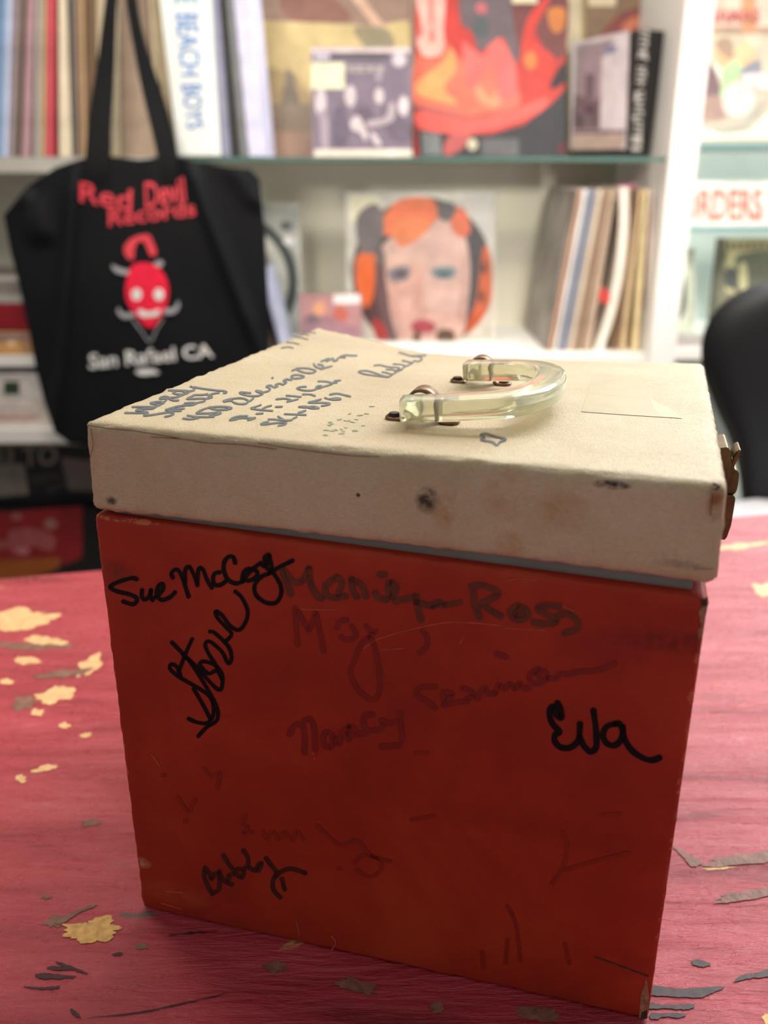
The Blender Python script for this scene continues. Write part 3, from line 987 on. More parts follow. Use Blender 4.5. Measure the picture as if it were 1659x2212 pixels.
def sweep(name, path, hw, hh, parent, m, seg=5, zoff=0.0):
    """rounded rectangular bar swept along a local 2D path (x, y, z of its centre)"""
    prof = []
    r = min(hw, hh) * .55
    for (cx, cy, a0) in ((hw - r, hh - r, 0), (-hw + r, hh - r, 90), (-hw + r, -hh + r, 180), (hw - r, -hh + r, 270)):
        for i in range(seg):
            a = math.radians(a0 + 90 * i / (seg - 1))
            prof.append((cx + r * math.cos(a), cy + r * math.sin(a)))
    bm = bmesh.new()
    rings = []
    n = len(path)
    for i, p in enumerate(path):
        t = (path[min(n - 1, i + 1)] - path[max(0, i - 1)]).normalized()
        side = t.cross(Vector((0, 0, 1))).normalized()
        up = side.cross(t)
        k = 1.0
        rings.append([bm.verts.new(p + side * (a * k) + up * b2) for a, b2 in prof])
    for a, b2 in zip(rings, rings[1:]):
        for i in range(len(prof)):
            j = (i + 1) % len(prof)
            bm.faces.new((a[i], a[j], b2[j], b2[i]))
    bm.faces.new(rings[0][::-1]); bm.faces.new(rings[-1])
    o = bm_obj(name, bm, parent, [m], smooth=False)
    for p in o.data.polygons:
        p.use_smooth = len(p.vertices) == 4
    return o


hp = spline([(.1045, .0345), (.126, .0370), (.1415, .0440), (.1490, .0600), (.1510, .0800), (.1480, .1010), (.1390, .1150), (.1260, .1200), (.1115, .1215)], 8)
path = [Vector((p.x, p.y, lid_z(p.x, p.y) + .0062 + .004 * max(0, (p.x - .104) / .046))) for p in hp]
handle = sweep('handle', path, .0062, .0040, case, m_plastic)
handle['label'] = 'clear yellowed plastic handle lying flat'
bpy.context.view_layer.update()
for (cx, cy) in ((.1095, .0450), (.1165, .1310)):
    z0 = lid_z(cx, cy)
    pts = [(-.0135, .0008), (-.0072, .0008), (-.0062, .004), (-.0055, .0075), (-.003, .0108), (0, .0118), (.003, .0108), (.0055, .0075), (.0062, .004), (.0072, .0008), (.0135, .0008)]
    bm = bmesh.new()
    rows = []
    q = spline(pts, 4)
    for i, p in enumerate(q):
        a, c = q[max(0, i - 1)], q[min(len(q) - 1, i + 1)]
        t = (c - a).normalized()
        nn = Vector((-t.y, t.x)) * .0005
        hw = .0042 if abs(p.x) < .0115 else .0042 * math.sqrt(max(.05, 1 - ((abs(p.x) - .0115) / .0022) ** 2))
        rows.append([bm.verts.new((cx + p.x + s * nn.x, cy + y, z0 + p.y + s * nn.y)) for (s, y) in ((-1, -hw), (-1, hw), (1, hw), (1, -hw))])
    for a, c in zip(rows, rows[1:]):
        for i in range(4):
            j = (i + 1) % 4
            bm.faces.new((a[i], a[j], c[j], c[i]))
    bm.faces.new(rows[0]); bm.faces.new(rows[-1][::-1])
    st = bm_obj('handle_strap', bm, handle, [m_bronze], smooth=True)
    st['label'] = 'bronze strap holding the handle end'
    # pin through the handle end, and rivets
    bm = bmesh.new()
    bmesh.ops.create_cone(bm, cap_ends=True, segments=18, radius1=.0026, radius2=.0026, depth=.018,
                          matrix=Matrix.Translation((cx - .001, cy - .004, z0 + .0062)) @ Matrix.Rotation(math.pi / 2, 4, 'X'))
    bm_obj('handle_pin', bm, handle, [m_plastic], smooth=True)
    for sx in (-1, 1):
        bm = bmesh.new()
        bmesh.ops.create_cone(bm, cap_ends=True, segments=20, radius1=.0026, radius2=.0018, depth=.0012,
                              matrix=Matrix.Translation((cx + sx * .0105, cy, z0 + .0018)))
        bm_obj('rivet', bm, handle, [mat('dark_rivet', (62, 50, 44), .4, metal=.8)])

# latch on the right hand side
m_latch = mat('tarnished_brass', (112, 92, 60), .36, metal=.85, vary=.35, scale=150)
ly = .105


def extrude_outline(name, px, y0, y1, parent, m):
    bm = bmesh.new()
    q = [front_local(u, v, ly) for (u, v) in px]
    a = [bm.verts.new((p.x, y0, p.z)) for p in q]
    b2 = [bm.verts.new((p.x, y1, p.z)) for p in q]
    bm.faces.new(a); bm.faces.new(b2[::-1])
    for i in range(len(q)):
        j = (i + 1) % len(q)
        bm.faces.new((a[i], b2[i], b2[j], a[j]))
    return bm_obj(name, bm, parent, [m], bevel=.0004, seg=1)


clasp = extrude_outline('latch', [(1548, 954), (1568, 951), (1574, 960), (1573, 1000), (1567, 1040), (1552, 1052)], ly - .010, ly + .010, case, m_latch)
clasp['label'] = 'aged brass draw latch'
bpy.context.view_layer.update()
extrude_outline('latch_lever', [(1566, 1058), (1572, 1000), (1575, 961), (1579, 985), (1583, 974), (1589, 965), (1597, 962), (1598, 967), (1591, 984), (1584, 997), (1583, 1004), (1590, 1007), (1594, 1014), (1592, 1035), (1589, 1050), (1584, 1058)], ly - .006, ly + .006, clasp, m_latch)
extrude_outline('latch_hasp', [(1556, 1056), (1582, 1057), (1585, 1064), (1581, 1090), (1576, 1120), (1567, 1146), (1562, 1152), (1552, 1150)], ly - .008, ly + .008, clasp, m_latch)

# ------------------------------------------------------------------ shelving
SY = 1.80                                    # front plane of the shelves
ZS = on_y(700, 339, SY).z                    # top of the shelf at eye level
ZL = on_y(1100, 768, SY).z                   # top of the lower shelf
ZB = 0.06
m_white = mat('white_shelf_paint', (232, 228, 222), .45, vary=.04, scale=10)
m_grey_shelf = mat('grey_shelf_board', (176, 172, 164), .5, vary=.08, scale=20)
m_back = mat('cream_back_panel', (222, 216, 198), .7, vary=.05, scale=5)
m_back2 = mat('pale_mint_panel', (214, 224, 218), .7, vary=.05, scale=5)
m_glass = mat('green_glass_edge', (84, 112, 104), .15, vary=.05, spec=.6)
m_glass2 = mat('pale_blue_glass_edge', (120, 160, 160), .15, vary=.05, spec=.6)

def clear(name, tint, lo, hi, rough=.12):
    """thin clear sheet: see-through with a broken glossy reflection"""
    m = bpy.data.materials.new(name)
    m.use_nodes = True
    nt = m.node_tree
    for nd in list(nt.nodes):
        nt.nodes.remove(nd)
    o_ = nt.nodes.new('ShaderNodeOutputMaterial')
    mx = nt.nodes.new('ShaderNodeMixShader')
    tb = nt.nodes.new('ShaderNodeBsdfTransparent'); tb.inputs[0].default_value = (*tint, 1)
    gb = nt.nodes.new('ShaderNodeBsdfGlossy'); gb.inputs['Roughness'].default_value = rough
    fr = nt.nodes.new('ShaderNodeTexNoise'); fr.inputs['Scale'].default_value = 14
    rp = nt.nodes.new('ShaderNodeValToRGB')
    rp.color_ramp.elements[0].color = (lo, lo, lo, 1); rp.color_ramp.elements[1].color = (hi, hi, hi, 1)
    nt.links.new(fr.outputs['Fac'], rp.inputs[0]); nt.links.new(rp.outputs[0], mx.inputs[0])
    nt.links.new(tb.outputs[0], mx.inputs[1]); nt.links.new(gb.outputs[0], mx.inputs[2]); nt.links.new(mx.outputs[0], o_.inputs[0])
    return m


m_film = clear('clear_film', (1, 1, 1), .04, .14, .05)

shelf = empty('record_shelf', (0, 2.0, 0))
tag(shelf, 'tall white shelving unit full of records along the back wall', 'shelf')
def part_box(name, x0, x1, y0, y1, z0, z1, m, label=None, parent=None, bevel=0.0):
    p = parent or shelf
    w = p.matrix_world.translation
    o = box_obj(name, x0 - w.x, x1 - w.x, y0 - w.y, y1 - w.y, z0 - w.z, z1 - w.z, p, [m], bevel=bevel)
    if label:
        o['label'] = label
    return o

px0 = on_y(1441, 330, SY).x
px1 = on_y(1502, 330, SY).x
XLF, XRT = -1.15, 1.75
part_box('post', px0, px1, SY - .02, SY + .03, 0.0, 2.35, m_white, 'white upright post', bevel=.003)
part_box('post', XLF - .05, XLF, SY - .02, SY + .03, 0.0, 2.35, m_white, bevel=.003)
part_box('post', XRT, XRT + .05, SY - .02, SY + .03, 0.0, 2.35, m_white, bevel=.003)
part_box('back_panel', XLF, px1, 2.20, 2.215, ZB, 1.62, m_back)
part_box('back_panel', px1, XRT, 2.16, 2.175, ZB, 1.62, m_back2)
part_box('side_panel', px0 + .004, px0 + .022, SY + .03, 2.20, ZB, 1.62, m_white)
xdiv = on_y(330, 340, SY).x
part_box('shelf_board', XLF, xdiv, SY, 2.20, ZS - .027, ZS, m_grey_shelf, 'grey edged board under the row of spines')
GA = clear('clear_shelf_glass', (.96, .98, .97), .05, .07)
part_box('glass_shelf', xdiv, px0, SY + .003, 2.20, ZS - .008, ZS, GA, 'green edged glass shelf')
part_box('glass_edge', xdiv, px0, SY, SY + .003, ZS - .008, ZS, m_glass)
part_box('lower_shelf', XLF, px0, SY, 2.20, ZL - .022, ZL, m_white)
part_box('upper_shelf', XLF, XRT, SY, 2.20, 1.50, 1.51, GA)
ZR = on_y(1580, 309, SY).z
part_box('glass_shelf', px1, XRT, SY + .003, 2.16, ZR - .008, ZR, GA, 'pale blue glass shelf')
part_box('glass_edge', px1, XRT, SY, SY + .003, ZR - .008, ZR, m_glass2)
ZR2 = on_y(1580, 492, SY).z
part_box('glass_shelf', px1, XRT, SY + .023, 2.16, ZR2 - .008, ZR2, GA)
part_box('glass_edge', px1, XRT, SY + .02, SY + .023, ZR2 - .008, ZR2, m_glass2)
ZR3 = on_y(1480, 752, SY).z
part_box('shelf_board', px1, XRT, SY, 2.16, ZR3 - .022, ZR3, m_white)
ZLL = on_y(30, 925, SY).z
part_box('shelf_board', XLF, -.30, SY - .01, 2.20, ZLL - .028, ZLL, m_white, 'white shelf edge at the lower left')
part_box('base_board', XLF, XRT, SY, 2.20, .02, ZB, m_white)

# ------------------------------------------------------------------ records
m_paper = mat('jacket_board', (206, 196, 180), .7, vary=.08)


def facing(name, label, cat, px, Y, zbase, shapes, tilt=4.0, yawd=0.0, thick=.004, base=(150, 120, 105), group=None, texts=(), sleeve=False):
    """a record or sleeve standing face to the room. px = (left, top, right); it stands on zbase"""
    l, t, r = px
    z0 = zbase + .0004
    a, ya = math.radians(tilt), math.radians(yawd)
    n = Vector((math.sin(ya) * math.cos(a), math.cos(ya) * math.cos(a), -math.sin(a)))
    mid = (l + r) / 2
    p0 = on_y(mid, 340, Y); p0.z = z0

    def surf(u, v, k=0):
        return on_plane(u, v, p0, n) - n * (.0004 + .00012 * k)
    # bottom row where the plane meets the shelf: solve the row by bisection
    def rowfor(u):
        lo, hi = t, 1400
        for _ in range(50):
            m_ = (lo + hi) / 2
            if on_plane(u, m_, p0, n).z > z0: lo = m_
            else: hi = m_
        return lo
    tl, tr_ = on_plane(l, t, p0, n), on_plane(r, t, p0, n)
    w = (tr_ - tl).length
    hx = Vector((math.cos(ya), -math.sin(ya), 0))
    up = hx.cross(n)
    up = up if up.z > 0 else -up
    c = (tl + tr_) / 2
    H = (c.z - z0) / up.z
    bl = c - hx * (w / 2) - up * H
    br = c + hx * (w / 2) - up * H
    root = empty(name, (bl + br) / 2)
    tag(root, label, cat, group)
    inv = root.matrix_world.inverted()
    bm = bmesh.new()
    dv = n * thick
    q = [bl, br, br + dv, bl + dv, tl, tr_, tr_ + dv, tl + dv]
    # keep the resting edge level
    add_hex(bm, [inv @ v for v in q])
    bm_obj('jacket', bm, root, [pm(base)])
    bpy.context.view_layer.update()
    if shapes:
        prints('cover_print', shapes, surf, root)
    for (s, quad, c2, bold) in texts:
        lettering('lettering', s, quad, lambda u, v: surf(u, v, len(shapes) + 2), root, pm(c2), bold=bold)
    if sleeve:
        bm = bmesh.new()
        e = .004
        g = -n * .004
        f = [bl - hx * e + g, br + hx * e + g, br + hx * e + g - n * .0004, bl - hx * e + g - n * .0004]
        f += [v + up * (H + e) for v in f]
        add_hex(bm, [inv @ v for v in f])
        o = bm_obj('plastic_sleeve', bm, root, [m_film])
        o['label'] = 'clear glossy plastic outer sleeve'
    return root, surf


# brown album with yellow panel
facing('record_album', 'brown album with a yellow panel, behind the small purple single', 'record', (545, -26, 892), 2.03, ZS,
       [(rect(553, 44, 886, 230), (206, 182, 130), False), ([(552, -20), (890, -20), (890, 40), (820, 55), (552, 44)], (150, 122, 108), False),
        ([(610, -20), (700, -20), (760, 40), (700, 48), (620, 40)], (138, 96, 84)), ([(745, -20), (775, -20), (835, 60), (815, 66)], (208, 170, 146), False),
        ([(765, 60), (835, 62), (850, 100), (800, 110)], (146, 134, 108)), ([(556, 140), (640, 160), (680, 220), (680, 290), (560, 290)], (176, 152, 112), False),
        ([(622, 138), (634, 190), (650, 250), (664, 300), (590, 300), (606, 230)], (134, 122, 104), False), (rect(560, 225, 690, 300), (146, 128, 110), False),
        ([(612, 200), (630, 150), (650, 230)], (126, 114, 100), False),
        (rect(565, 285, 890, 340), (170, 138, 120), False)], tilt=3, base=(150, 122, 108))
# purple single
pur, pal = (120, 106, 122), (206, 190, 192)
facing('record_single', 'small purple grey single sleeve with pale figures and yellow sticker', 'record', (671, 102, 889), 1.945, ZS,
       [(rect(676, 116, 886, 326), pur, False), (rect(672, 104, 884, 113), (222, 204, 202), False), (rect(680, 116, 712, 130), (190, 184, 196), False), (rect(714, 114, 840, 128), (92, 82, 92), False),
        (rect(673, 136, 744, 192), (222, 222, 182), False), (ell(862, 130, 15, 15), (206, 194, 200)),
        (rect(752, 142, 828, 156), (176, 166, 160), False), (rect(760, 146, 772, 152), pur, False), (rect(782, 146, 796, 152), pur, False), (rect(806, 146, 816, 152), pur, False), (ell(818, 166, 7, 12), (160, 148, 160)),
        (ell(757, 208, 12, 23), pal), (ell(819, 207, 10, 17), pal), (ell(872, 230, 11, 22), pal), (ell(693, 222, 12, 32), pal), ([(722, 240), (745, 236), (752, 300), (722, 312)], (98, 86, 104)), ([(825, 230), (850, 300), (884, 300), (880, 260)], (104, 92, 108)),
        ([(690, 238), (708, 250), (710, 318), (696, 318), (690, 280)], (160, 146, 156)), ([(770, 236), (800, 232), (806, 262), (776, 262)], (98, 84, 100)),
        ([(758, 262), (772, 250), (782, 262), (794, 292), (788, 304), (778, 288), (760, 280)], pal), ([(792, 262), (830, 254), (842, 226), (852, 226), (848, 262), (800, 276)], (176, 160, 166)),
        ([(800, 288), (810, 290), (824, 312), (812, 314)], pal),
        (rect(680, 323, 890, 339), (222, 208, 192), False)], tilt=5, base=(150, 138, 146))
# fiery red album
facing('record_album', 'large red and orange flame patterned album with black lower border', 'record', (894, -26, 1222), 2.02, ZS,
       [(rect(896, -22, 1220, 338), (196, 56, 48), False), ([(900, 120), (960, 90), (1000, 130), (1040, 120), (1100, 160), (1120, 230), (1000, 250), (900, 235)], (226, 108, 86)),
        ([(902, 175), (950, 140), (975, 105), (985, 150), (960, 190), (985, 225), (905, 205)], (236, 156, 96)), ([(1025, 170), (1060, 210), (1085, 170), (1100, 190), (1070, 232), (1030, 215)], (232, 142, 104)),
        ([(1000, 90), (1040, 120), (1058, 90), (1070, 72), (1110, 130), (1115, 200), (1080, 215), (1060, 140), (1020, 200), (1005, 150)], (232, 104, 100)),
        ([(1002, -20), (1112, -20), (1126, 60), (1118, 136), (1104, 120), (1085, 80), (1060, 95), (1034, 112), (1020, 70), (995, 48)], (104, 88, 94)),
        (ell(1038, 60, 18, 26), (78, 84, 86)), (ell(1040, 18, 13, 12), (190, 96, 104)), ([(1112, -20), (1220, -20), (1220, 110), (1185, 125), (1150, 60), (1130, 120), (1118, 100)], (112, 58, 58)),
        ([(1140, 40), (1190, -10), (1150, 80), (1180, 110), (1200, 130), (1190, 170), (1150, 150), (1125, 130)], (206, 58, 46)), ([(1185, 20), (1220, 20), (1218, 60), (1198, 72), (1185, 50)], (196, 116, 56)),
        (ell(1146, 132, 14, 20), (206, 120, 60)), ([(1220, 135), (1220, 176), (1190, 192), (1196, 165)], (40, 30, 40)),
        ([(905, 228), (960, 240), (1030, 250), (1100, 230), (1120, 226), (1050, 246), (980, 256), (905, 238)], (150, 84, 84)),
        ([(905, 240), (1000, 256), (1100, 240), (1180, 210), (1170, 240), (1090, 275), (1000, 290), (905, 278)], (228, 92, 84)),
        ([(900, 280), (990, 292), (1060, 290), (1130, 270), (1190, 225), (1222, 190), (1222, 340), (905, 340)], (44, 44, 50), False),
        ([(965, 300), (990, 288), (1015, 292), (1000, 320), (970, 336), (958, 330)], (176, 84, 82)), (ell(1020, 312, 11, 13), (196, 186, 160)), ([(910, 285), (950, 290), (955, 335), (912, 335)], (112, 116, 116), False),
        ([(1040, 300), (1120, 300), (1120, 336), (1040, 336)], (92, 90, 92), False), (rect(1205, 312, 1220, 330), (96, 28, 42), False),
        ([(900, -20), (958, -20), (958, 60), (960, 95), (950, 120), (916, 122), (900, 90), (908, 50)], (232, 176, 164)),
        ([(926, -20), (934, -20), (936, 30), (934, 60), (928, 40)], (206, 120, 108)), ([(928, 66), (936, 66), (936, 92), (928, 90)], (190, 110, 100)), ([(903, 60), (914, 60), (912, 80), (902, 80)], (206, 110, 100)),
        (rect(1106, -20, 1160, 8), (226, 212, 178), False)], tilt=3, base=(60, 48, 46))
# brown and maroon album behind the boxed set
facing('record_album', 'brown and maroon album with gold edge behind the black spined boxed set', 'record', (1222, -26, 1452), 2.10, ZS,
       [(rect(1224, -22, 1262, 336), (196, 180, 152), False), (rect(1256, -22, 1264, 336), (150, 132, 84), False), (rect(1264, -22, 1436, 336), (126, 100, 78), False),
        ([(1300, 70), (1340, 30), (1390, 16), (1415, 40), (1420, 90), (1300, 100)], (124, 62, 58)), ([(1340, 60), (1370, 35), (1380, 50), (1360, 75)], (186, 106, 76)),
        ([(1405, 60), (1436, 40), (1436, 330), (1400, 330)], (88, 72, 84), False), ([(1408, 110), (1432, 100), (1434, 180), (1405, 180)], (92, 34, 48)), ([(1406, 186), (1436, 186), (1436, 290), (1400, 290)], (60, 60, 72), False),
        (rect(1398, 298, 1440, 336), (164, 124, 56), False), (rect(1438, -22, 1450, 336), (168, 134, 70), False), (rect(1270, -22, 1330, 14), (206, 190, 160), False)], tilt=2, base=(120, 96, 76))


def standing(name, label, cat, xb, w, lean, Yf, zbase, h, depth, c, group=None, m=None, parent=None, twist=0.0):
    """a record standing spine out: xb = px of its bottom centre at the front, lean in degrees (top to the right)"""
    p = on_y(xb, 340 if zbase > .9 else 760, Yf)
    a = math.radians(lean)
    drop = abs(math.sin(a)) * w / 2
    root_loc = Vector((p.x, Yf, zbase + .0005 + drop))
    bm = bmesh.new()
    add_box(bm, -w / 2, w / 2, 0, depth, 0, h)
    o = bm_obj(name, bm, None, [m or pm(c)], bevel=min(.0012, w * .2), seg=1)
    o.location = root_loc
    o.rotation_euler = (0, a, twist)
    if label:
        tag(o, label, cat, group)
    return o


def spine(label, b0, b1, t0, t1, c, group, zbase, vb, vt, Yf, h=.315, depth=.30, name='record_album', cat='record'):
    """a record standing spine out, its front edge given by the two ends of its leaning sides"""
    pb = [on_y(u, vb, Yf) for u in (b0 + .6, b1 - .6)]
    pt = [on_y(u, vt, Yf) for u in (t0 + .6, t1 - .6)]
    zt = zbase + h
    q, r = [], []
    for a, c2 in zip(pb, pt):
        f = (zbase + .0005 - a.z) / (c2.z - a.z)
        g = (zt - a.z) / (c2.z - a.z)
        q.append(a + (c2 - a) * f)
        r.append(a + (c2 - a) * g)
    o0 = (q[0] + q[1]) / 2
    dv = Vector((0, depth, 0))
    bm = bmesh.new()
    add_hex(bm, [v - o0 for v in (q[0], q[1], q[1] + dv, q[0] + dv, r[0], r[1], r[1] + dv, r[0] + dv)])
    o = bm_obj(name, bm, None, [c if not isinstance(c, tuple) else pm(c)], bevel=min(.0012, (q[1] - q[0]).length * .2), seg=1)
    o.location = o0
    tag(o, label, cat, group)
    return o


# row of spines at the upper left
G1 = 'records standing spine out in the upper left row'
for (b0, b1, t0, t1, c, lab) in [
        (-34, -16, -20, -2, (96, 112, 140), 'dark blue record spine at the far left edge of the row'), (-15, 3, -1, 12, (128, 160, 196), 'steel blue record spine second from the left edge'),
        (4, 17, 13, 26, (196, 206, 234), 'lavender white record spine beside the steel blue one'), (18, 28, 27, 38, (164, 148, 154), 'greyish mauve record spine right of the lavender white one'),
        (29, 38, 39, 51, (136, 120, 112), 'brown grey record spine left of a dark gap'), (45, 66, 57, 76, (176, 140, 146), 'dusty pink record spine left of the light grey one'),
        (72, 86, 77, 90, (172, 166, 156), 'light grey record spine left of the thin tan one'), (87, 97, 91, 100, (200, 170, 132), 'thin tan record spine touching the red one'),
        (98, 115, 101, 119, (200, 80, 90), 'bright red record spine in the upper left row'), (127, 155, 125, 143, (226, 210, 184), 'wide cream record spine right of the red one'),
        (160, 168, 150, 160, (108, 102, 100), 'thin dark grey spine right of the cream one'), (169, 177, 161, 170, (160, 132, 108), 'brown record spine left of the tan one by the bag strap'),
        (178, 187, 171, 179, (184, 152, 116), 'tan record spine next to the left bag strap')]:
    spine(lab, b0, b1, t0, t1, c, G1, ZS, 330, 0, SY + .008)
for (b0, b1, t0, t1, c, lab) in [
        (190, 212, 186, 205, (112, 88, 66), 'dark tan spine half hidden behind the left bag strap'), (213, 238, 206, 232, (190, 172, 144), 'beige spine just behind the left bag strap'),
        (240, 262, 234, 256, (200, 184, 156), 'pale beige spine between the bag straps, at left'), (263, 338, 258, 318, (160, 138, 120), 'wide grey brown boxed spine between the bag straps'),
        (340, 358, 320, 331, (210, 194, 162), 'cream spine behind the right bag strap'), (360, 381, 333, 341, (200, 182, 146), 'straw coloured spine left of the white boxed set')]:
    spine(lab, b0, b1, t0, t1, c, 'records standing spine out behind the bag straps', ZS, 330, 0, SY + .02)

# white boxed set with blue lettering
bs = empty('boxed_set', (0, 0, 0))
tag(bs, 'white boxed record set with blue lettering down its spine', 'box set')
q = [on_y(u, 339, SY - .004) for u in (383, 477)]
q2 = [on_y(u, 0, SY - .004) for u in (343, 456)]
zt = ZS + .335
def up_to(a, b, z):
    t = (z - a.z) / (b.z - a.z)
    return a + (b - a) * t
tl, tr2 = up_to(q[0], q2[0], zt), up_to(q[1], q2[1], zt)
for v in q: v.z = ZS + .0005
bm = bmesh.new()
dv = Vector((0, .30, 0))
add_hex(bm, [q[0], q[1], q[1] + dv, q[0] + dv, tl, tr2, tr2 + dv, tl + dv])
bm_obj('slipcase', bm, bs, [mat('white_card', (238, 240, 236), .5, vary=.03)], bevel=.004, seg=2)
bpy.context.view_layer.update()
def surf_bs(u, v, k=0):
    return on_y(u, v, SY - .0048)
blue = pm((70, 132, 200))
# read from above downwards: turned a quarter clockwise
lettering('lettering', 'BEACH', [(428, 28), (434, 164), (390, 164), (378, 28)], surf_bs, bs, blue, 'blue spine lettering', bold=.012)
lettering('lettering', 'BOYS', [(436, 180), (440, 278), (404, 280), (390, 182)], surf_bs, bs, blue, 'blue spine lettering', bold=.012)
lettering('lettering', 'THE', [(422, -64), (426, 10), (378, 10), (372, -64)], surf_bs, bs, pm((110, 176, 196)), 'pale blue spine lettering', bold=.012)

G2 = 'records leaning right of the white boxed set'
for (b0, b1, t0, t1, c, lab, yo) in [
        (480, 499, 458, 473, (140, 140, 164), 'grey lavender record spine leaning beside the white boxed set', .006), (501, 518, 475, 488, (44, 42, 40), 'black record spine leaning right of the grey lavender one', .006),
        (519, 534, 489, 503, (124, 126, 128), 'mid grey record spine leaning between black and silvery ones', .006), (536, 570, 504, 538, (210, 208, 234), 'silvery white record spine leaning, rightmost before the brown album', .006)]:
    spine(lab, b0, b1, t0, t1, c, G2, ZS, 330, 0, SY + yo, depth=.19)

# boxed set with black spine on the right
bx = empty('boxed_set', (0, 0, 0))
tag(bx, 'boxed set turned to show a pale photo cover and black lettered spine', 'box set')
Yc = 1.88
e0, e1 = on_y(1346, 338, Yc), on_y(1362, 62, Yc)
z_top = e1.z
cx = (e0.x + e1.x) / 2
corner = Vector((on_y(1356, 330, Yc).x, Yc, 0))
pl = on_plane(1232, 320, Vector((0, 2.02, 0)), Vector((0, 1, 0))); pl = Vector((pl.x, 2.02, 0))
prr = on_plane(1404, 320, Vector((0, 1.915, 0)), Vector((0, 1, 0))); prr = Vector((prr.x, 1.915, 0))
far4 = pl + (prr - corner)
z0 = ZS + .0005
tilt = Vector((.012, 0, 0))
bm = bmesh.new()
base4 = [pl, corner, prr, far4]
add_hex(bm, [v + Vector((0, 0, z0)) for v in base4] + [v + Vector((0, 0, z_top)) + tilt for v in base4])
bm_obj('slipcase', bm, bx, [mat('black_card', (34, 34, 34), .45, vary=.1)], bevel=.002)
bpy.context.view_layer.update()
nf = (corner - pl).cross(Vector((tilt.x, 0, z_top - z0))).normalized()
if nf.y > 0: nf = -nf
ns = (prr - corner).cross(Vector((tilt.x, 0, z_top - z0))).normalized()
if ns.y > 0: ns = -ns
pf = corner + Vector((0, 0, z0))
def sf(u, v, k=0): return on_plane(u, v, pf + nf * (.0006 + .0001 * k), nf)
def ss(u, v, k=0): return on_plane(u, v, pf + ns * (.0006 + .0001 * k), ns)
prints('cover_print', [([(1234, 92), (1360, 66), (1352, 322), (1232, 322)], (198, 188, 190), False), ([(1244, 98), (1330, 84), (1300, 130), (1296, 280), (1238, 280)], (150, 132, 138), False),
                       ([(1264, 160), (1284, 160), (1284, 210), (1264, 210)], (110, 92, 98), False), ([(1240, 205), (1296, 215), (1294, 280), (1236, 280)], (112, 94, 98), False), ([(1308, 102), (1334, 98), (1330, 112), (1306, 118)], (118, 122, 156), False),
                       (ell(1275, 235, 12, 10), (88, 68, 72)), (ell(1252, 262, 8, 16), (88, 76, 78)), (ell(1284, 256, 6, 14), (92, 80, 84)),
                       ([(1236, 282), (1350, 280), (1350, 288), (1236, 290)], (110, 92, 98), False), ([(1235, 290), (1350, 288), (1346, 322), (1234, 324)], (168, 148, 136), False)], sf, bx)
wordmarks = []
random.seed(3)
y = 66.0
while y < 322:
    xm = 1392 - (y - 66) * .072
    if not (126 < y < 136 or 184 < y < 192):
        wdt, ht = random.uniform(9, 12), random.uniform(7, 11)
        wordmarks.append((rect(xm - wdt, y, xm + wdt * .9, y + 3.2), (206, 202, 196), False))
        wordmarks.append((rect(xm + random.choice((-wdt, wdt * .3)), y, xm + random.choice((-wdt * .1, wdt)), y + ht), (196, 192, 186), False))
    y += random.uniform(9.5, 12)
prints('spine_print', wordmarks, ss, bx, 'pale blurred lettering on the black spine')

# picture disc in the lower bay
ZLt = ZL
disc, sd = facing('picture_disc', 'round picture disc with orange and black hair and pale face in clear sleeve', 'record', (746, 416, 1070), 1.96, ZLt,
       [(rect(748, 418, 1068, 760), (206, 200, 188), False), (rect(757, 425, 820, 480), (222, 216, 186), False), ([(1000, 420), (1066, 420), (1066, 560)], (196, 192, 186), False),
        (ell(912, 592, 152, 166, 40), (74, 68, 68)),
        ([(822, 545), (850, 510), (900, 490), (960, 470), (1000, 500), (1015, 570), (1010, 660), (990, 735), (890, 757), (850, 720), (830, 640)], (214, 176, 164)),
        ([(815, 500), (850, 440), (895, 426), (935, 432), (945, 470), (900, 510), (868, 535), (850, 512)], (226, 116, 70)), ([(850, 480), (910, 470), (930, 490), (880, 530), (850, 515)], (226, 130, 78)),
        ([(980, 450), (1005, 455), (1016, 500), (995, 512), (975, 490)], (222, 112, 76)), ([(768, 560), (800, 540), (812, 560), (806, 640), (790, 665), (772, 630)], (228, 110, 56)),
        ([(1042, 540), (1058, 545), (1062, 640), (1040, 690), (1005, 720), (1030, 640)], (196, 92, 46)), (ell(1045, 580, 6, 14), (92, 52, 36)), (ell(1040, 640, 6, 14), (100, 54, 36)),
        ([(810, 560), (830, 545), (835, 620), (860, 720), (840, 735), (815, 650)], (96, 88, 90)), ([(770, 470), (810, 440), (830, 480), (815, 540), (780, 540)], (112, 102, 100)),
        ([(805, 690), (830, 700), (840, 735), (815, 735)], (164, 62, 60)),
        ([(836, 588), (860, 575), (885, 580), (880, 602), (850, 608)], (122, 134, 142)), ([(930, 585), (955, 575), (985, 582), (975, 600), (945, 600)], (120, 140, 144)),
        (ell(864, 592, 14, 7), (70, 78, 92)), (ell(958, 592, 14, 6), (76, 86, 96)),
        ([(888, 700), (905, 690), (925, 692), (940, 702), (935, 716), (905, 718), (890, 712)], (170, 78, 88)), (ell(920, 670, 14, 6), (206, 164, 152)),
        ([(896, 718), (906, 716), (908, 745), (892, 742)], (80, 64, 54)), ([(945, 716), (980, 716), (976, 758), (950, 757)], (92, 74, 58)),
        ([(900, 600), (912, 598), (910, 650), (896, 660)], (204, 164, 152)), ([(838, 640), (852, 650), (868, 715), (862, 735), (848, 700)], (196, 158, 148)), ([(1000, 560), (1012, 580), (1008, 650), (992, 700), (996, 620)], (198, 160, 148)),
        ([(945, 440), (968, 436), (985, 448), (972, 475), (950, 470)], (96, 92, 92))],
       tilt=4, base=(196, 190, 178), sleeve=True)
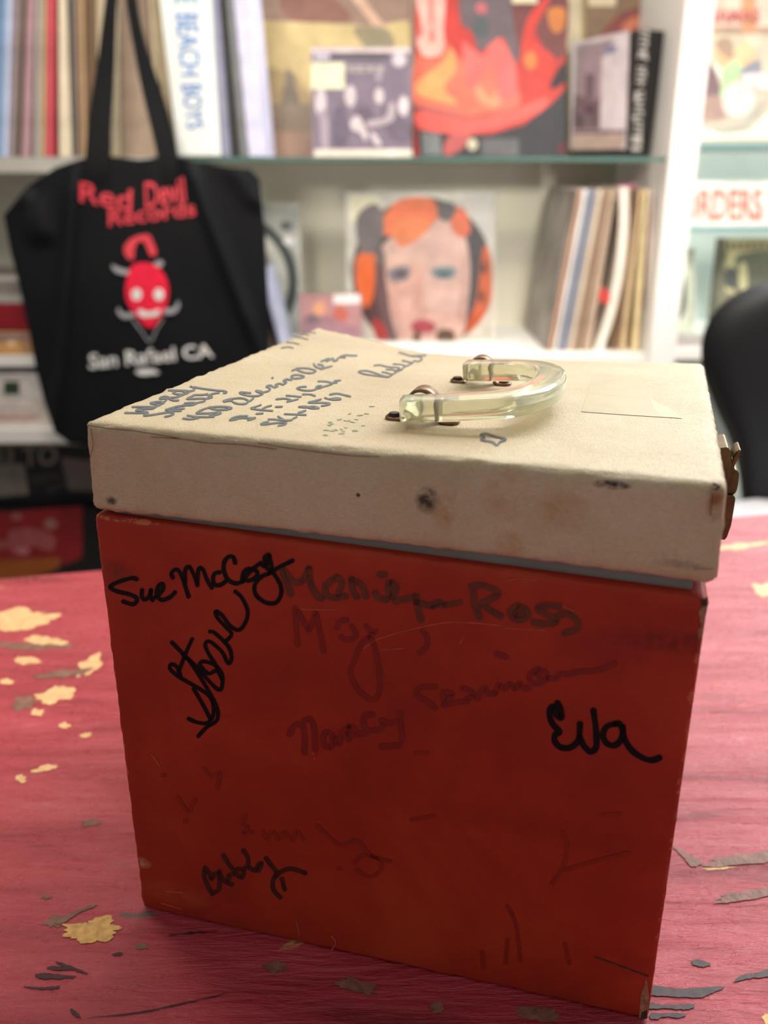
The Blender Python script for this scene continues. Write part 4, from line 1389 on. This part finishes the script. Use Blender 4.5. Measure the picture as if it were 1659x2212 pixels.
# small pink single in front
facing('record_single', 'small pinkish single sleeve leaning in front of the picture disc', 'record', (646, 634, 782), 1.90, ZLt,
       [(rect(648, 636, 780, 770), (176, 130, 130), False), (rect(720, 636, 778, 656), (226, 214, 214), False), (ell(690, 668, 14, 16), (206, 146, 112)), (ell(735, 680, 16, 20), (182, 96, 84)), ([(650, 690), (700, 680), (780, 710), (780, 770), (650, 770)], (150, 112, 122), False),
        (ell(676, 690, 16, 12), (112, 96, 104))], tilt=6, base=(150, 110, 112))
# grey sleeve with a disc at the left of the bay
facing('record_album', 'black and white album showing a pale disc, half hidden by the tote bag', 'record', (330, 440, 646), 2.04, ZLt,
       [(rect(332, 442, 644, 770), (176, 178, 172), False), (ell(488, 610, 156, 152, 36), (70, 76, 74)), (ell(488, 610, 134, 132, 36), (192, 192, 184)), (ell(488, 610, 110, 108, 36), (140, 144, 140)), (ell(618, 488, 14, 10), (104, 110, 108)), (ell(624, 520, 12, 10), (224, 224, 222))],
       tilt=3, base=(200, 200, 194))
standing('record_album', 'bluish white record leaning by the right edge of the tote bag', 'record', 612, .010, -12.5, SY + .05, ZLt, .16, .16, (186, 190, 216))
standing('record_album', 'dark brown record leaning behind the bluish white one', 'record', 588, .008, -13.0, SY + .06, ZLt, .19, .18, (92, 78, 66))

# leaning records at the right of the lower bay
m_ga = mat('grey_photo_cover', (132, 124, 118), .35, vary=.5, scale=16)
G3 = 'records leaning at the right of the lower bay'
for (b0, b1, t0, t1, c, lab) in [
        (1177, 1183, 1243, 1249, m_ga, 'grey photo covered album, leftmost of the leaning records'), (1184, 1193, 1250, 1258, (190, 146, 116), 'orange tan edged album among the leaning records'),
        (1195, 1204, 1260, 1272, (212, 206, 204), 'white edged album among the leaning records'), (1206, 1223, 1274, 1290, (124, 128, 142), 'slate blue edged album among the leaning records'),
        (1226, 1237, 1292, 1304, (204, 186, 166), 'pale tan edged album among the leaning records'), (1240, 1253, 1306, 1318, (156, 128, 106), 'brown album right of the slate blue one'),
        (1257, 1276, 1320, 1332, (176, 152, 130), 'light brown album left of the bowed white sleeve'), (1322, 1330, 1374, 1380, (142, 112, 86), 'dark tan album right of the bowed white sleeve'),
        (1338, 1350, 1382, 1390, (210, 182, 144), 'cream edged album near the white post'), (1364, 1380, 1392, 1402, (214, 194, 150), 'straw yellow album beside the white post'),
        (1390, 1398, 1406, 1414, (200, 182, 172), 'pinkish grey album against the white post')]:
    spine(lab, b0, b1, t0, t1, c, G3, ZL, 755, 405, SY + .05, h=.312)
# bowed white sleeve
bm = bmesh.new()
NB = 14
vs = []
cen = spline([(1293, 758), (1316, 690), (1336, 600), (1348, 500), (1349, 405)], 4)
bo = on_y(1293, 758, SY + .05)
bo.z = ZL + .0006
for i, p in enumerate(cen):
    e = on_y(p.x, p.y, SY + .05) - bo
    if i == 0: e.z = 0
    vs.append([bm.verts.new((e.x + dx, dy, e.z)) for (dx, dy) in ((-.0095, 0), (.0085, 0), (.0085, .30), (-.0095, .30))])
for a, c in zip(vs, vs[1:]):
    for i in range(4):
        j = (i + 1) % 4
        bm.faces.new((a[i], a[j], c[j], c[i]))
bm.faces.new(vs[0]); bm.faces.new(vs[-1][::-1])
bw = empty('record_sleeve', bo)
tag(bw, 'bowed white record sleeve with a red mark among the leaning records', 'record', 'records leaning at the right of the lower bay')
bm_obj('jacket', bm, bw, [mat('white_sleeve', (226, 214, 200), .5, vary=.05)])
bpy.context.view_layer.update()
prints('red_mark', [(blotch(1306, 640, 13, 16, 40), (196, 62, 56), False)], lambda u, v, k: on_y(u, v, SY + .0485), bw)
facing('record_sleeve', 'small pink sleeve peeking up among the leaning records', 'record', (1332, 396, 1374), 2.0, ZLt, [(rect(1334, 398, 1372, 440), (206, 120, 150), False), (rect(1336, 405, 1352, 440), (176, 40, 56), False)], tilt=2, base=(206, 140, 160))

# ------------------------------------------------------------------ right bay
facing('record_album', 'pale illustrated album with red title band right of the white post', 'record', (1512, -18, 1836), 1.95, ZR,
       [(rect(1514, -16, 1834, 304), (206, 188, 166), False), (rect(1514, -16, 1834, 58), (226, 184, 166), False), (rect(1514, 58, 1834, 74), (172, 146, 122), False),
        (rect(1602, -16, 1632, 70), (206, 146, 108), False),
        (ell(1562, 116, 17, 27, 14), (232, 176, 134)), ([(1545, 100), (1560, 82), (1582, 92), (1580, 130)], (170, 140, 118)), ([(1590, 100), (1618, 92), (1632, 120), (1620, 150), (1592, 140)], (222, 180, 140)),
        ([(1514, 150), (1535, 138), (1556, 190), (1560, 240), (1520, 250), (1514, 220)], (126, 100, 104)), ([(1540, 140), (1556, 150), (1560, 180)], (226, 222, 206)), ([(1562, 150), (1590, 130), (1602, 150), (1590, 172), (1572, 208), (1554, 208), (1562, 175)], (172, 208, 150)),
        ([(1600, 150), (1640, 130), (1640, 170), (1604, 165)], (140, 140, 150)), ([(1514, 215), (1560, 210), (1575, 250), (1514, 258)], (172, 140, 130)), (ell(1594, 215, 34, 40, 16, .4), (216, 206, 196)),
        ([(1600, 165), (1660, 160), (1700, 190), (1640, 196)], (222, 206, 200)),
        ([(1512, 258), (1550, 272), (1600, 262), (1640, 220), (1660, 215), (1610, 280), (1550, 290), (1512, 275)], (178, 172, 158)),
        ([(1512, 276), (1560, 292), (1620, 282), (1660, 240), (1834, 240), (1834, 302), (1512, 302)], (222, 224, 204), False)],
       tilt=3, base=(206, 190, 170), texts=[('MAMAS', [(1524, 20), (1640, 20), (1640, 48), (1522, 48)], (186, 100, 96), .02)])
sgn = facing('counter_sign', 'white sign board with pale red ORDERS lettering beside the white post', 'sign', (1478, 392, 1900), SY + .03, ZR2,
             [(rect(1480, 394, 1898, 488), (232, 230, 218), False)], tilt=1, base=(228, 230, 224),
             texts=[('ORDERS T', [(1470, 410), (1690, 408), (1690, 476), (1468, 478)], (204, 130, 116), .03)])
facing('record_album', 'black and straw coloured album below the sign, half hidden by the chair', 'record', (1548, 514, 1870), 2.0, ZR3,
       [(rect(1550, 516, 1868, 760), (190, 180, 138), False), (rect(1550, 516, 1566, 760), (112, 110, 92), False), (rect(1568, 520, 1868, 545), (196, 180, 136), False),
        ([(1600, 548), (1700, 540), (1868, 545), (1868, 600), (1610, 640), (1590, 580)], (104, 104, 88)), (ell(1578, 600, 14, 24), (86, 86, 84)), (ell(1605, 600, 10, 34), (196, 186, 146)), (rect(1560, 520, 1568, 560), (96, 96, 76), False),
        ([(1550, 625), (1600, 640), (1660, 620), (1700, 760), (1550, 760)], (128, 124, 104), False)] +
       [(rect(1572 + i * 15, 522, 1581 + i * 15, 540), (92, 92, 76), False) for i in range(7)], tilt=4, base=(96, 96, 82))
facing('record_single', 'narrow dark and white single right of the white post', 'record', (1462, 536, 1502), 1.94, ZR3,
       [(rect(1464, 538, 1500, 760), (206, 208, 188), False), (rect(1464, 540, 1498, 550), (150, 150, 134), False), ([(1464, 600), (1478, 590), (1482, 640), (1476, 680), (1462, 684)], (58, 62, 60)), (rect(1490, 552, 1496, 700), (176, 180, 160), False)], tilt=3, base=(200, 204, 186))
for k, (c, lab) in enumerate([((150, 140, 134), 'grey flat record lying under the narrow single'), ((196, 186, 180), 'pale flat record lying on the lowest right shelf')]):
    o = box_obj('record_single', px1 + .004, px1 + .17, SY + .01, SY + .10, 0, .006, None, [pm(c)], bevel=.001, seg=1)
    o.location.z = ZR3 + .0005 + .0065 * (1 - k)
    tag(o, lab, 'record')

# ------------------------------------------------------------------ lower left stacks
stack = [(862, 922, (214, 202, 192), 'cream pile of printed sleeves at the bottom of the left stack'), (806, 861, (206, 200, 194), 'white box with a dark green square in the left stack'),
         (790, 805, (40, 34, 34), 'thin black box in the left stack'), (716, 789, (178, 136, 96), 'tan box with orange print in the left stack'), (656, 715, (126, 12, 24), 'dark red box in the left stack'), (606, 655, (158, 152, 146), 'grey paper covered box on top of the left stack')]
zc = ZLL + .0005
xr = on_y(170, 700, SY).x
xl = on_y(-170, 700, SY).x
for i, (t, bt, c, lab) in enumerate(stack):
    zt_ = on_y(30, t, SY + .004).z
    root = empty('record_box', ((xl + xr) / 2, SY + .004, zc))
    tag(root, lab, 'box', 'boxes stacked at the lower left')
    h = zt_ - zc
    off = random.uniform(-.004, .004)
    box_obj('carton', -(xr - xl) / 2 + off, (xr - xl) / 2 + off, 0, .28, 0, h - .0005, root, [pm(c)], bevel=.0015, seg=1)
    bpy.context.view_layer.update()
    ff = lambda u, v, k: on_y(u, v, SY + .0034 - .0001 * k)
    if 'green' in lab:
        prints('label_print', [(rect(8, 824, 42, 852), (44, 58, 44), False), (rect(-60, 812, 64, 818), (170, 160, 160), False)], ff, root)
    elif 'orange' in lab:
        prints('label_print', [(blotch(22, 752, 30, 12, 51), (206, 152, 92), False), (rect(-40, 720, 60, 736), (150, 120, 112), False), (ell(24, 742, 8, 5), (232, 204, 170))], ff, root)
    elif 'cream' in lab:
        prints('label_print', [(rect(-40, 896, 80, 906), (196, 150, 140), False), (rect(-40, 880, 70, 884), (190, 176, 164), False)], ff, root)
    elif 'grey' in lab:
        prints('label_print', [(rect(-60, 606, 80, 634), (120, 112, 106), False)], ff, root)
    zc += h
# front-facing printed boards on the lowest shelf
zlow = on_y(60, 1330, SY).z
part_box('shelf_board', XLF, -.25, SY - .01, 2.20, zlow - .03, zlow, m_white)
facing('record_album', 'black album with large pale letters below the left stack', 'record', (-190, 962, 214), 1.90, zlow,
       [(rect(-188, 962, 212, 1100), (20, 18, 18), False), ([(-60, 1004), (52, 1002), (62, 1068), (-60, 1078)], (120, 112, 100), False), ([(132, 988), (210, 996), (210, 1060), (148, 1060)], (104, 92, 86), False),
        ([(62, 1030), (110, 1020), (140, 1030), (72, 1046)], (52, 46, 44), False), ([(96, 1056), (140, 1040), (146, 1050), (104, 1066)], (48, 42, 40), False), (rect(-60, 962, 30, 1000), (96, 88, 76), False), (rect(6, 966, 16, 996), (30, 26, 24), False)],
       tilt=0, base=(20, 18, 18), texts=[('TO', [(48, 964), (124, 960), (124, 1004), (50, 1008)], (126, 116, 104), .02)])
facing('record_album', 'red printed album in a black frame at the lower left', 'record', (-200, 1098, 208), 1.86, zlow,
       [(rect(-198, 1100, 206, 1300), (14, 12, 12), False), ([(-60, 1112), (178, 1092), (178, 1204), (150, 1216), (-60, 1240)], (128, 20, 26), False), ([(-60, 1212), (130, 1204), (130, 1226), (-60, 1300)], (140, 72, 20), False),
        ([(20, 1150), (70, 1140), (118, 1160), (110, 1190), (70, 1180), (30, 1196)], (150, 72, 74)), (ell(110, 1132, 14, 12), (140, 96, 84)), (ell(36, 1116, 12, 8), (140, 84, 78)), (ell(50, 1190, 14, 8), (170, 104, 104)), (ell(0, 1176, 20, 10), (140, 70, 64))],
       tilt=0, base=(14, 12, 12))

# ------------------------------------------------------------------ tote bag
BY = 1.66
top_e = [(8, 465), (60, 402), (120, 362), (172, 344), (215, 336), (300, 346), (362, 338), (405, 346), (480, 360), (540, 366), (560, 388)]
bot_e = [(118, 935), (150, 958), (300, 968), (450, 972), (590, 962)]
lef_e = [(8, 465), (22, 540), (42, 620), (62, 715), (78, 800), (96, 870), (118, 935)]
rig_e = [(560, 388), (572, 500), (578, 620), (582, 740), (588, 860), (590, 962)]


def poly_at(pts, t):
    d = [0]
    for a, c in zip(pts, pts[1:]):
        d.append(d[-1] + math.hypot(c[0] - a[0], c[1] - a[1]))
    x = t * d[-1]
    for i in range(len(pts) - 1):
        if x <= d[i + 1] + 1e-9:
            f = (x - d[i]) / (d[i + 1] - d[i])
            return Vector((pts[i][0] + (pts[i + 1][0] - pts[i][0]) * f, pts[i][1] + (pts[i + 1][1] - pts[i][1]) * f))
    return Vector(pts[-1])


def coons(s, t):
    a = poly_at(top_e, s) * (1 - t) + poly_at(bot_e, s) * t
    b2 = poly_at(lef_e, t) * (1 - s) + poly_at(rig_e, t) * s
    c = (Vector(top_e[0]) * (1 - s) * (1 - t) + Vector(top_e[-1]) * s * (1 - t) + Vector(bot_e[0]) * (1 - s) * t + Vector(bot_e[-1]) * s * t)
    return a + b2 - c


def ridge(u, v, x0, y0, x1, y1, w):
    t = (v - y0) / (y1 - y0)
    xc = x0 + (x1 - x0) * t
    env = min(1, max(0, (t + .15) * 4)) * min(1, max(0, (1.15 - t) * 3))
    return env * math.exp(-((u - xc) / w) ** 2)


def bag_y(u, v):
    f = .022 * ridge(u, v, 162, 350, 118, 940, 15) + .018 * ridge(u, v, 405, 345, 560, 760, 14) + .003 * ridge(u, v, 336, 345, 345, 760, 18)
    f += .014 * ridge(u, v, 60, 420, 90, 520, 30) - .010 * ridge(u, v, 100, 350, 60, 460, 16) + .008 * ridge(u, v, 500, 360, 560, 450, 24)
    f += .014 * math.sin(max(0, min(1, (u - 20) / 550)) * math.pi)
    f += .003 * noise.noise(Vector((u * .012, v * .007, 3)))
    return BY - f


bag = empty('tote_bag', on_y(340, 960, BY))
tag(bag, 'black canvas tote bag with red and white shop print hanging by its straps', 'bag')
m_canvas = mat('black_canvas', (5, 6, 10), .7, vary=.3, scale=60, bump=.5, bscale=1500, spec=.22)
m_strap = mat('black_webbing', (4, 5, 8), .7, vary=.25, scale=90, spec=.2, bump=.4, bscale=1500)
inv = bag.matrix_world.inverted()
bm = bmesh.new()
NX, NY = 60, 60
fv = [[None] * (NY + 1) for _ in range(NX + 1)]
bv = [[None] * (NY + 1) for _ in range(NX + 1)]
for i in range(NX + 1):
    for j in range(NY + 1):
        p = coons(i / NX, j / NY)
        e = on_y(p.x, p.y, bag_y(p.x, p.y))
        fv[i][j] = bm.verts.new(inv @ e)
        th = .045 * (math.sin(math.pi * i / NX) ** .6) * (.35 + .65 * math.sin(math.pi * min(1, j / NY * .9 + .05)))
        bv[i][j] = bm.verts.new(inv @ (e + Vector((0, .004 + th, 0))))
for g, fl in ((fv, 0), (bv, 1)):
    for i in range(NX):
        for j in range(NY):
            q = [g[i][j], g[i + 1][j], g[i + 1][j + 1], g[i][j + 1]]
            bm.faces.new(q[::-1] if fl == 0 else q)
for i in range(NX):
    bm.faces.new([fv[i][NY], fv[i + 1][NY], bv[i + 1][NY], bv[i][NY]])
for j in range(NY):
    bm.faces.new([fv[0][j], fv[0][j + 1], bv[0][j + 1], bv[0][j]])
    bm.faces.new([fv[NX][j + 1], fv[NX][j], bv[NX][j], bv[NX][j + 1]])
bm_obj('bag_body', bm, bag, [m_canvas], smooth=True)


def surf_bag(u, v, k=0):
    return on_y(u, v, bag_y(u, v) - .0030 - .0004 * k)


def strap(pts, dy, name):
    """pts: (u, v, width px) up to the hook"""
    bm = bmesh.new()
    rows = []
    pp = spline([(p[0], p[1]) for p in pts], 6)
    ww = spline([(p[2], 0) for p in pts], 6)
    dd = spline([(p[3], 0) for p in pts], 6)
    for p, w, d in zip(pp, ww, dd):
        a, c = on_y(p.x - w.x / 2, p.y, d.x + dy), on_y(p.x + w.x / 2, p.y, d.x + dy)
        rows.append([bm.verts.new(inv @ v) for v in (a, c, c + Vector((0, .003, 0)), a + Vector((0, .003, 0)))])
    for a, c in zip(rows, rows[1:]):
        for i in range(4):
            j = (i + 1) % 4
            bm.faces.new((a[i], a[j], c[j], c[i]))
    bm.faces.new(rows[0]); bm.faces.new(rows[-1][::-1])
    return bm_obj(name, bm, bag, [m_strap], smooth=False)


hookp = (262, -165)
s1 = strap([(212, 400, 46, bag_y(212, 400) - .002), (212, 338, 48, bag_y(212, 338) - .002), (226, 170, 40, BY), (240, 0, 26, BY + .005), (256, -120, 20, BY + .02), (262, -178, 20, BY + .03)], 0, 'strap')
s2 = strap([(362, 400, 36, bag_y(362, 400) - .002), (360, 338, 40, bag_y(360, 338) - .002), (318, 170, 34, BY), (281, 0, 20, BY + .005), (268, -120, 20, BY + .02), (262, -178, 20, BY + .03)], 0, 'strap')
strap([(198, 350, 30, BY + .055), (205, 240, 24, BY + .05), (232, 60, 20, BY + .05), (258, -120, 18, BY + .05), (264, -178, 18, BY + .05)], 0, 'strap')
strap([(372, 350, 26, BY + .055), (350, 240, 24, BY + .05), (296, 60, 20, BY + .05), (272, -120, 18, BY + .05), (264, -178, 18, BY + .05)], 0, 'strap')
# steel hook under the top shelf that carries the straps
hk = on_y(262, -172, BY + .03)
bm = bmesh.new()
hpts = [Vector((hk.x, SY + .03, 1.497)), Vector((hk.x, SY - .01, 1.492)), Vector((hk.x, SY - .06, hk.z + .02)), Vector((hk.x, BY + .08, hk.z - .004)), Vector((hk.x, BY + .02, hk.z - .002)), Vector((hk.x, BY - .002, hk.z + .014))]
rings = []
for i, p in enumerate(hpts):
    t = (hpts[min(5, i + 1)] - hpts[max(0, i - 1)]).normalized()
    sx = Vector((1, 0, 0)); u2 = sx.cross(t)
    rings.append([bm.verts.new(p + (sx * math.cos(a) + u2 * math.sin(a)) * .0035) for a in [k * math.pi / 4 for k in range(8)]])
for a, c in zip(rings, rings[1:]):
    for i in range(8):
        bm.faces.new((a[i], a[(i + 1) % 8], c[(i + 1) % 8], c[i]))
bm.faces.new(rings[0]); bm.faces.new(rings[-1][::-1])
for v in bm.verts: v.co = shelf.matrix_world.inverted() @ v.co
bm_obj('hook', bm, shelf, [mat('steel_hook', (150, 150, 150), .3, metal=.9)], smooth=True)

m_redp = mat('red_bag_print', (206, 62, 74), .45, vary=.12, scale=60)
m_whitep = mat('white_bag_print', (216, 214, 212), .45, vary=.06, scale=60)
bpy.context.view_layer.update()
lettering('lettering', 'Red', [(172, 392), (286, 410), (284, 458), (172, 436)], surf_bag, bag, m_redp, 'red shop lettering', bold=.012)
lettering('lettering', 'Devil', [(312, 394), (396, 382), (402, 436), (314, 452)], surf_bag, bag, m_redp, 'red shop lettering', bold=.012)
lettering('lettering', 'Records', [(234, 452), (420, 432), (424, 466), (234, 490)], surf_bag, bag, m_redp, 'red shop lettering', bold=.012)
lettering('lettering', 'San Rafael CA', [(192, 764), (456, 742), (462, 772), (192, 798)], surf_bag, bag, m_whitep, 'white town lettering', bold=.02)
prints('emblem', [(blotch(318, 804, 24, 7, 3, 0, 24, .2), m_whitep, False)], surf_bag, bag, 'small white print line')
prints('emblem', [([(318, 506), (330, 520), (338, 548), (325, 552), (314, 528), (304, 520), (292, 532), (288, 560), (274, 556), (268, 536), (284, 515)], m_redp),
                  ([(242, 572), (262, 580), (290, 584), (320, 576), (344, 562), (352, 572), (320, 590), (280, 594), (250, 588)], mat('grey_bag_print', (150, 150, 154), .5)),
                  ([(286, 574), (318, 568), (345, 580), (362, 612), (362, 650), (345, 690), (324, 708), (300, 690), (274, 650), (272, 612)], mat('bright_red_bag_print', (222, 28, 60), .45, vary=.12, scale=80)),
                  (ell(295, 636, 11, 13), m_whitep), (ell(343, 636, 11, 13), m_whitep), ([(300, 668), (322, 674), (344, 668), (340, 682), (304, 684)], m_whitep),
                  ([(256, 664), (266, 676), (288, 676), (290, 684), (268, 688), (254, 676)], mat('grey_bag_print', (150, 150, 154))), ([(356, 668), (376, 664), (384, 650), (388, 660), (378, 676), (356, 678)], mat('grey_bag_print', (150, 150, 154)))],
       surf_bag, bag, 'red and white printed emblem', dense=3)
ribbons('emblem_outline', [([(286, 690), (306, 716), (324, 738), (338, 712), (352, 690)], 3)], surf_bag, bag, mat('grey_bag_print', (150, 150, 154)))

# ------------------------------------------------------------------ chair
CY = 1.42
ch = empty('chair', Vector((on_y(1730, 800, CY).x, CY, 0)))
tag(ch, 'black chair with rounded backrest and white seat beyond the table', 'chair')
bpy.context.view_layer.update()
inv = ch.matrix_world.inverted()
m_blk = mat('black_upholstery', (10, 10, 13), .6, vary=.2, scale=20, bump=.3, bscale=600)
out = [(1730, 596), (1690, 600), (1640, 612), (1590, 634), (1548, 668), (1522, 712), (1514, 762), (1522, 815), (1545, 880), (1572, 940), (1592, 1000), (1602, 1085)]
L_ = spline(out, 4)
bm = bmesh.new()
rows = []
for p in L_:
    e = on_y(p.x, p.y, CY)
    l = inv @ e
    hw = -l.x
    ring = []
    for k in range(17):
        a = -1 + 2 * k / 16
        ring.append(bm.verts.new((hw * a, -.05 * (1 - a * a) ** .5 * min(1, hw / .1), l.z)))
    for k in range(15, 0, -1):
        a = -1 + 2 * k / 16
        ring.append(bm.verts.new((hw * a, .02 * (1 - a * a) ** .5 * min(1, hw / .1), l.z)))
    rows.append(ring)
for a, c in zip(rows, rows[1:]):
    for i in range(len(a)):
        j = (i + 1) % len(a)
        bm.faces.new((a[i], a[j], c[j], c[i]))
bm.faces.new(rows[-1])
bmesh.ops.remove_doubles(bm, verts=bm.verts, dist=1e-5)
bm_obj('backrest', bm, ch, [m_blk], smooth=True)
zs = (inv @ on_y(1659, 1080, CY - .03)).z
m_seat = mat('white_seat', (222, 222, 226), .4, vary=.04)
bm = bmesh.new()
bmesh.ops.create_cone(bm, cap_ends=True, segments=48, radius1=.20, radius2=.20, depth=.04, matrix=Matrix.Translation((0, -.21, zs - .02)))
bm_obj('seat', bm, ch, [m_seat], bevel=.010, seg=3)
for (sx, sy) in ((-1, -1), (1, -1), (-1, 1), (1, 1)):
    bm = bmesh.new()
    x, y = sx * .13, -.21 + sy * .13
    X, Y2 = sx * .19, -.21 + sy * .19
    r = .013
    add_hex(bm, [(X - r, Y2 - r, 0), (X + r, Y2 - r, 0), (X + r, Y2 + r, 0), (X - r, Y2 + r, 0), (x - r, y - r, zs - .035), (x + r, y - r, zs - .035), (x + r, y + r, zs - .035), (x - r, y + r, zs - .035)])
    bm_obj('leg', bm, ch, [m_blk], bevel=.003)
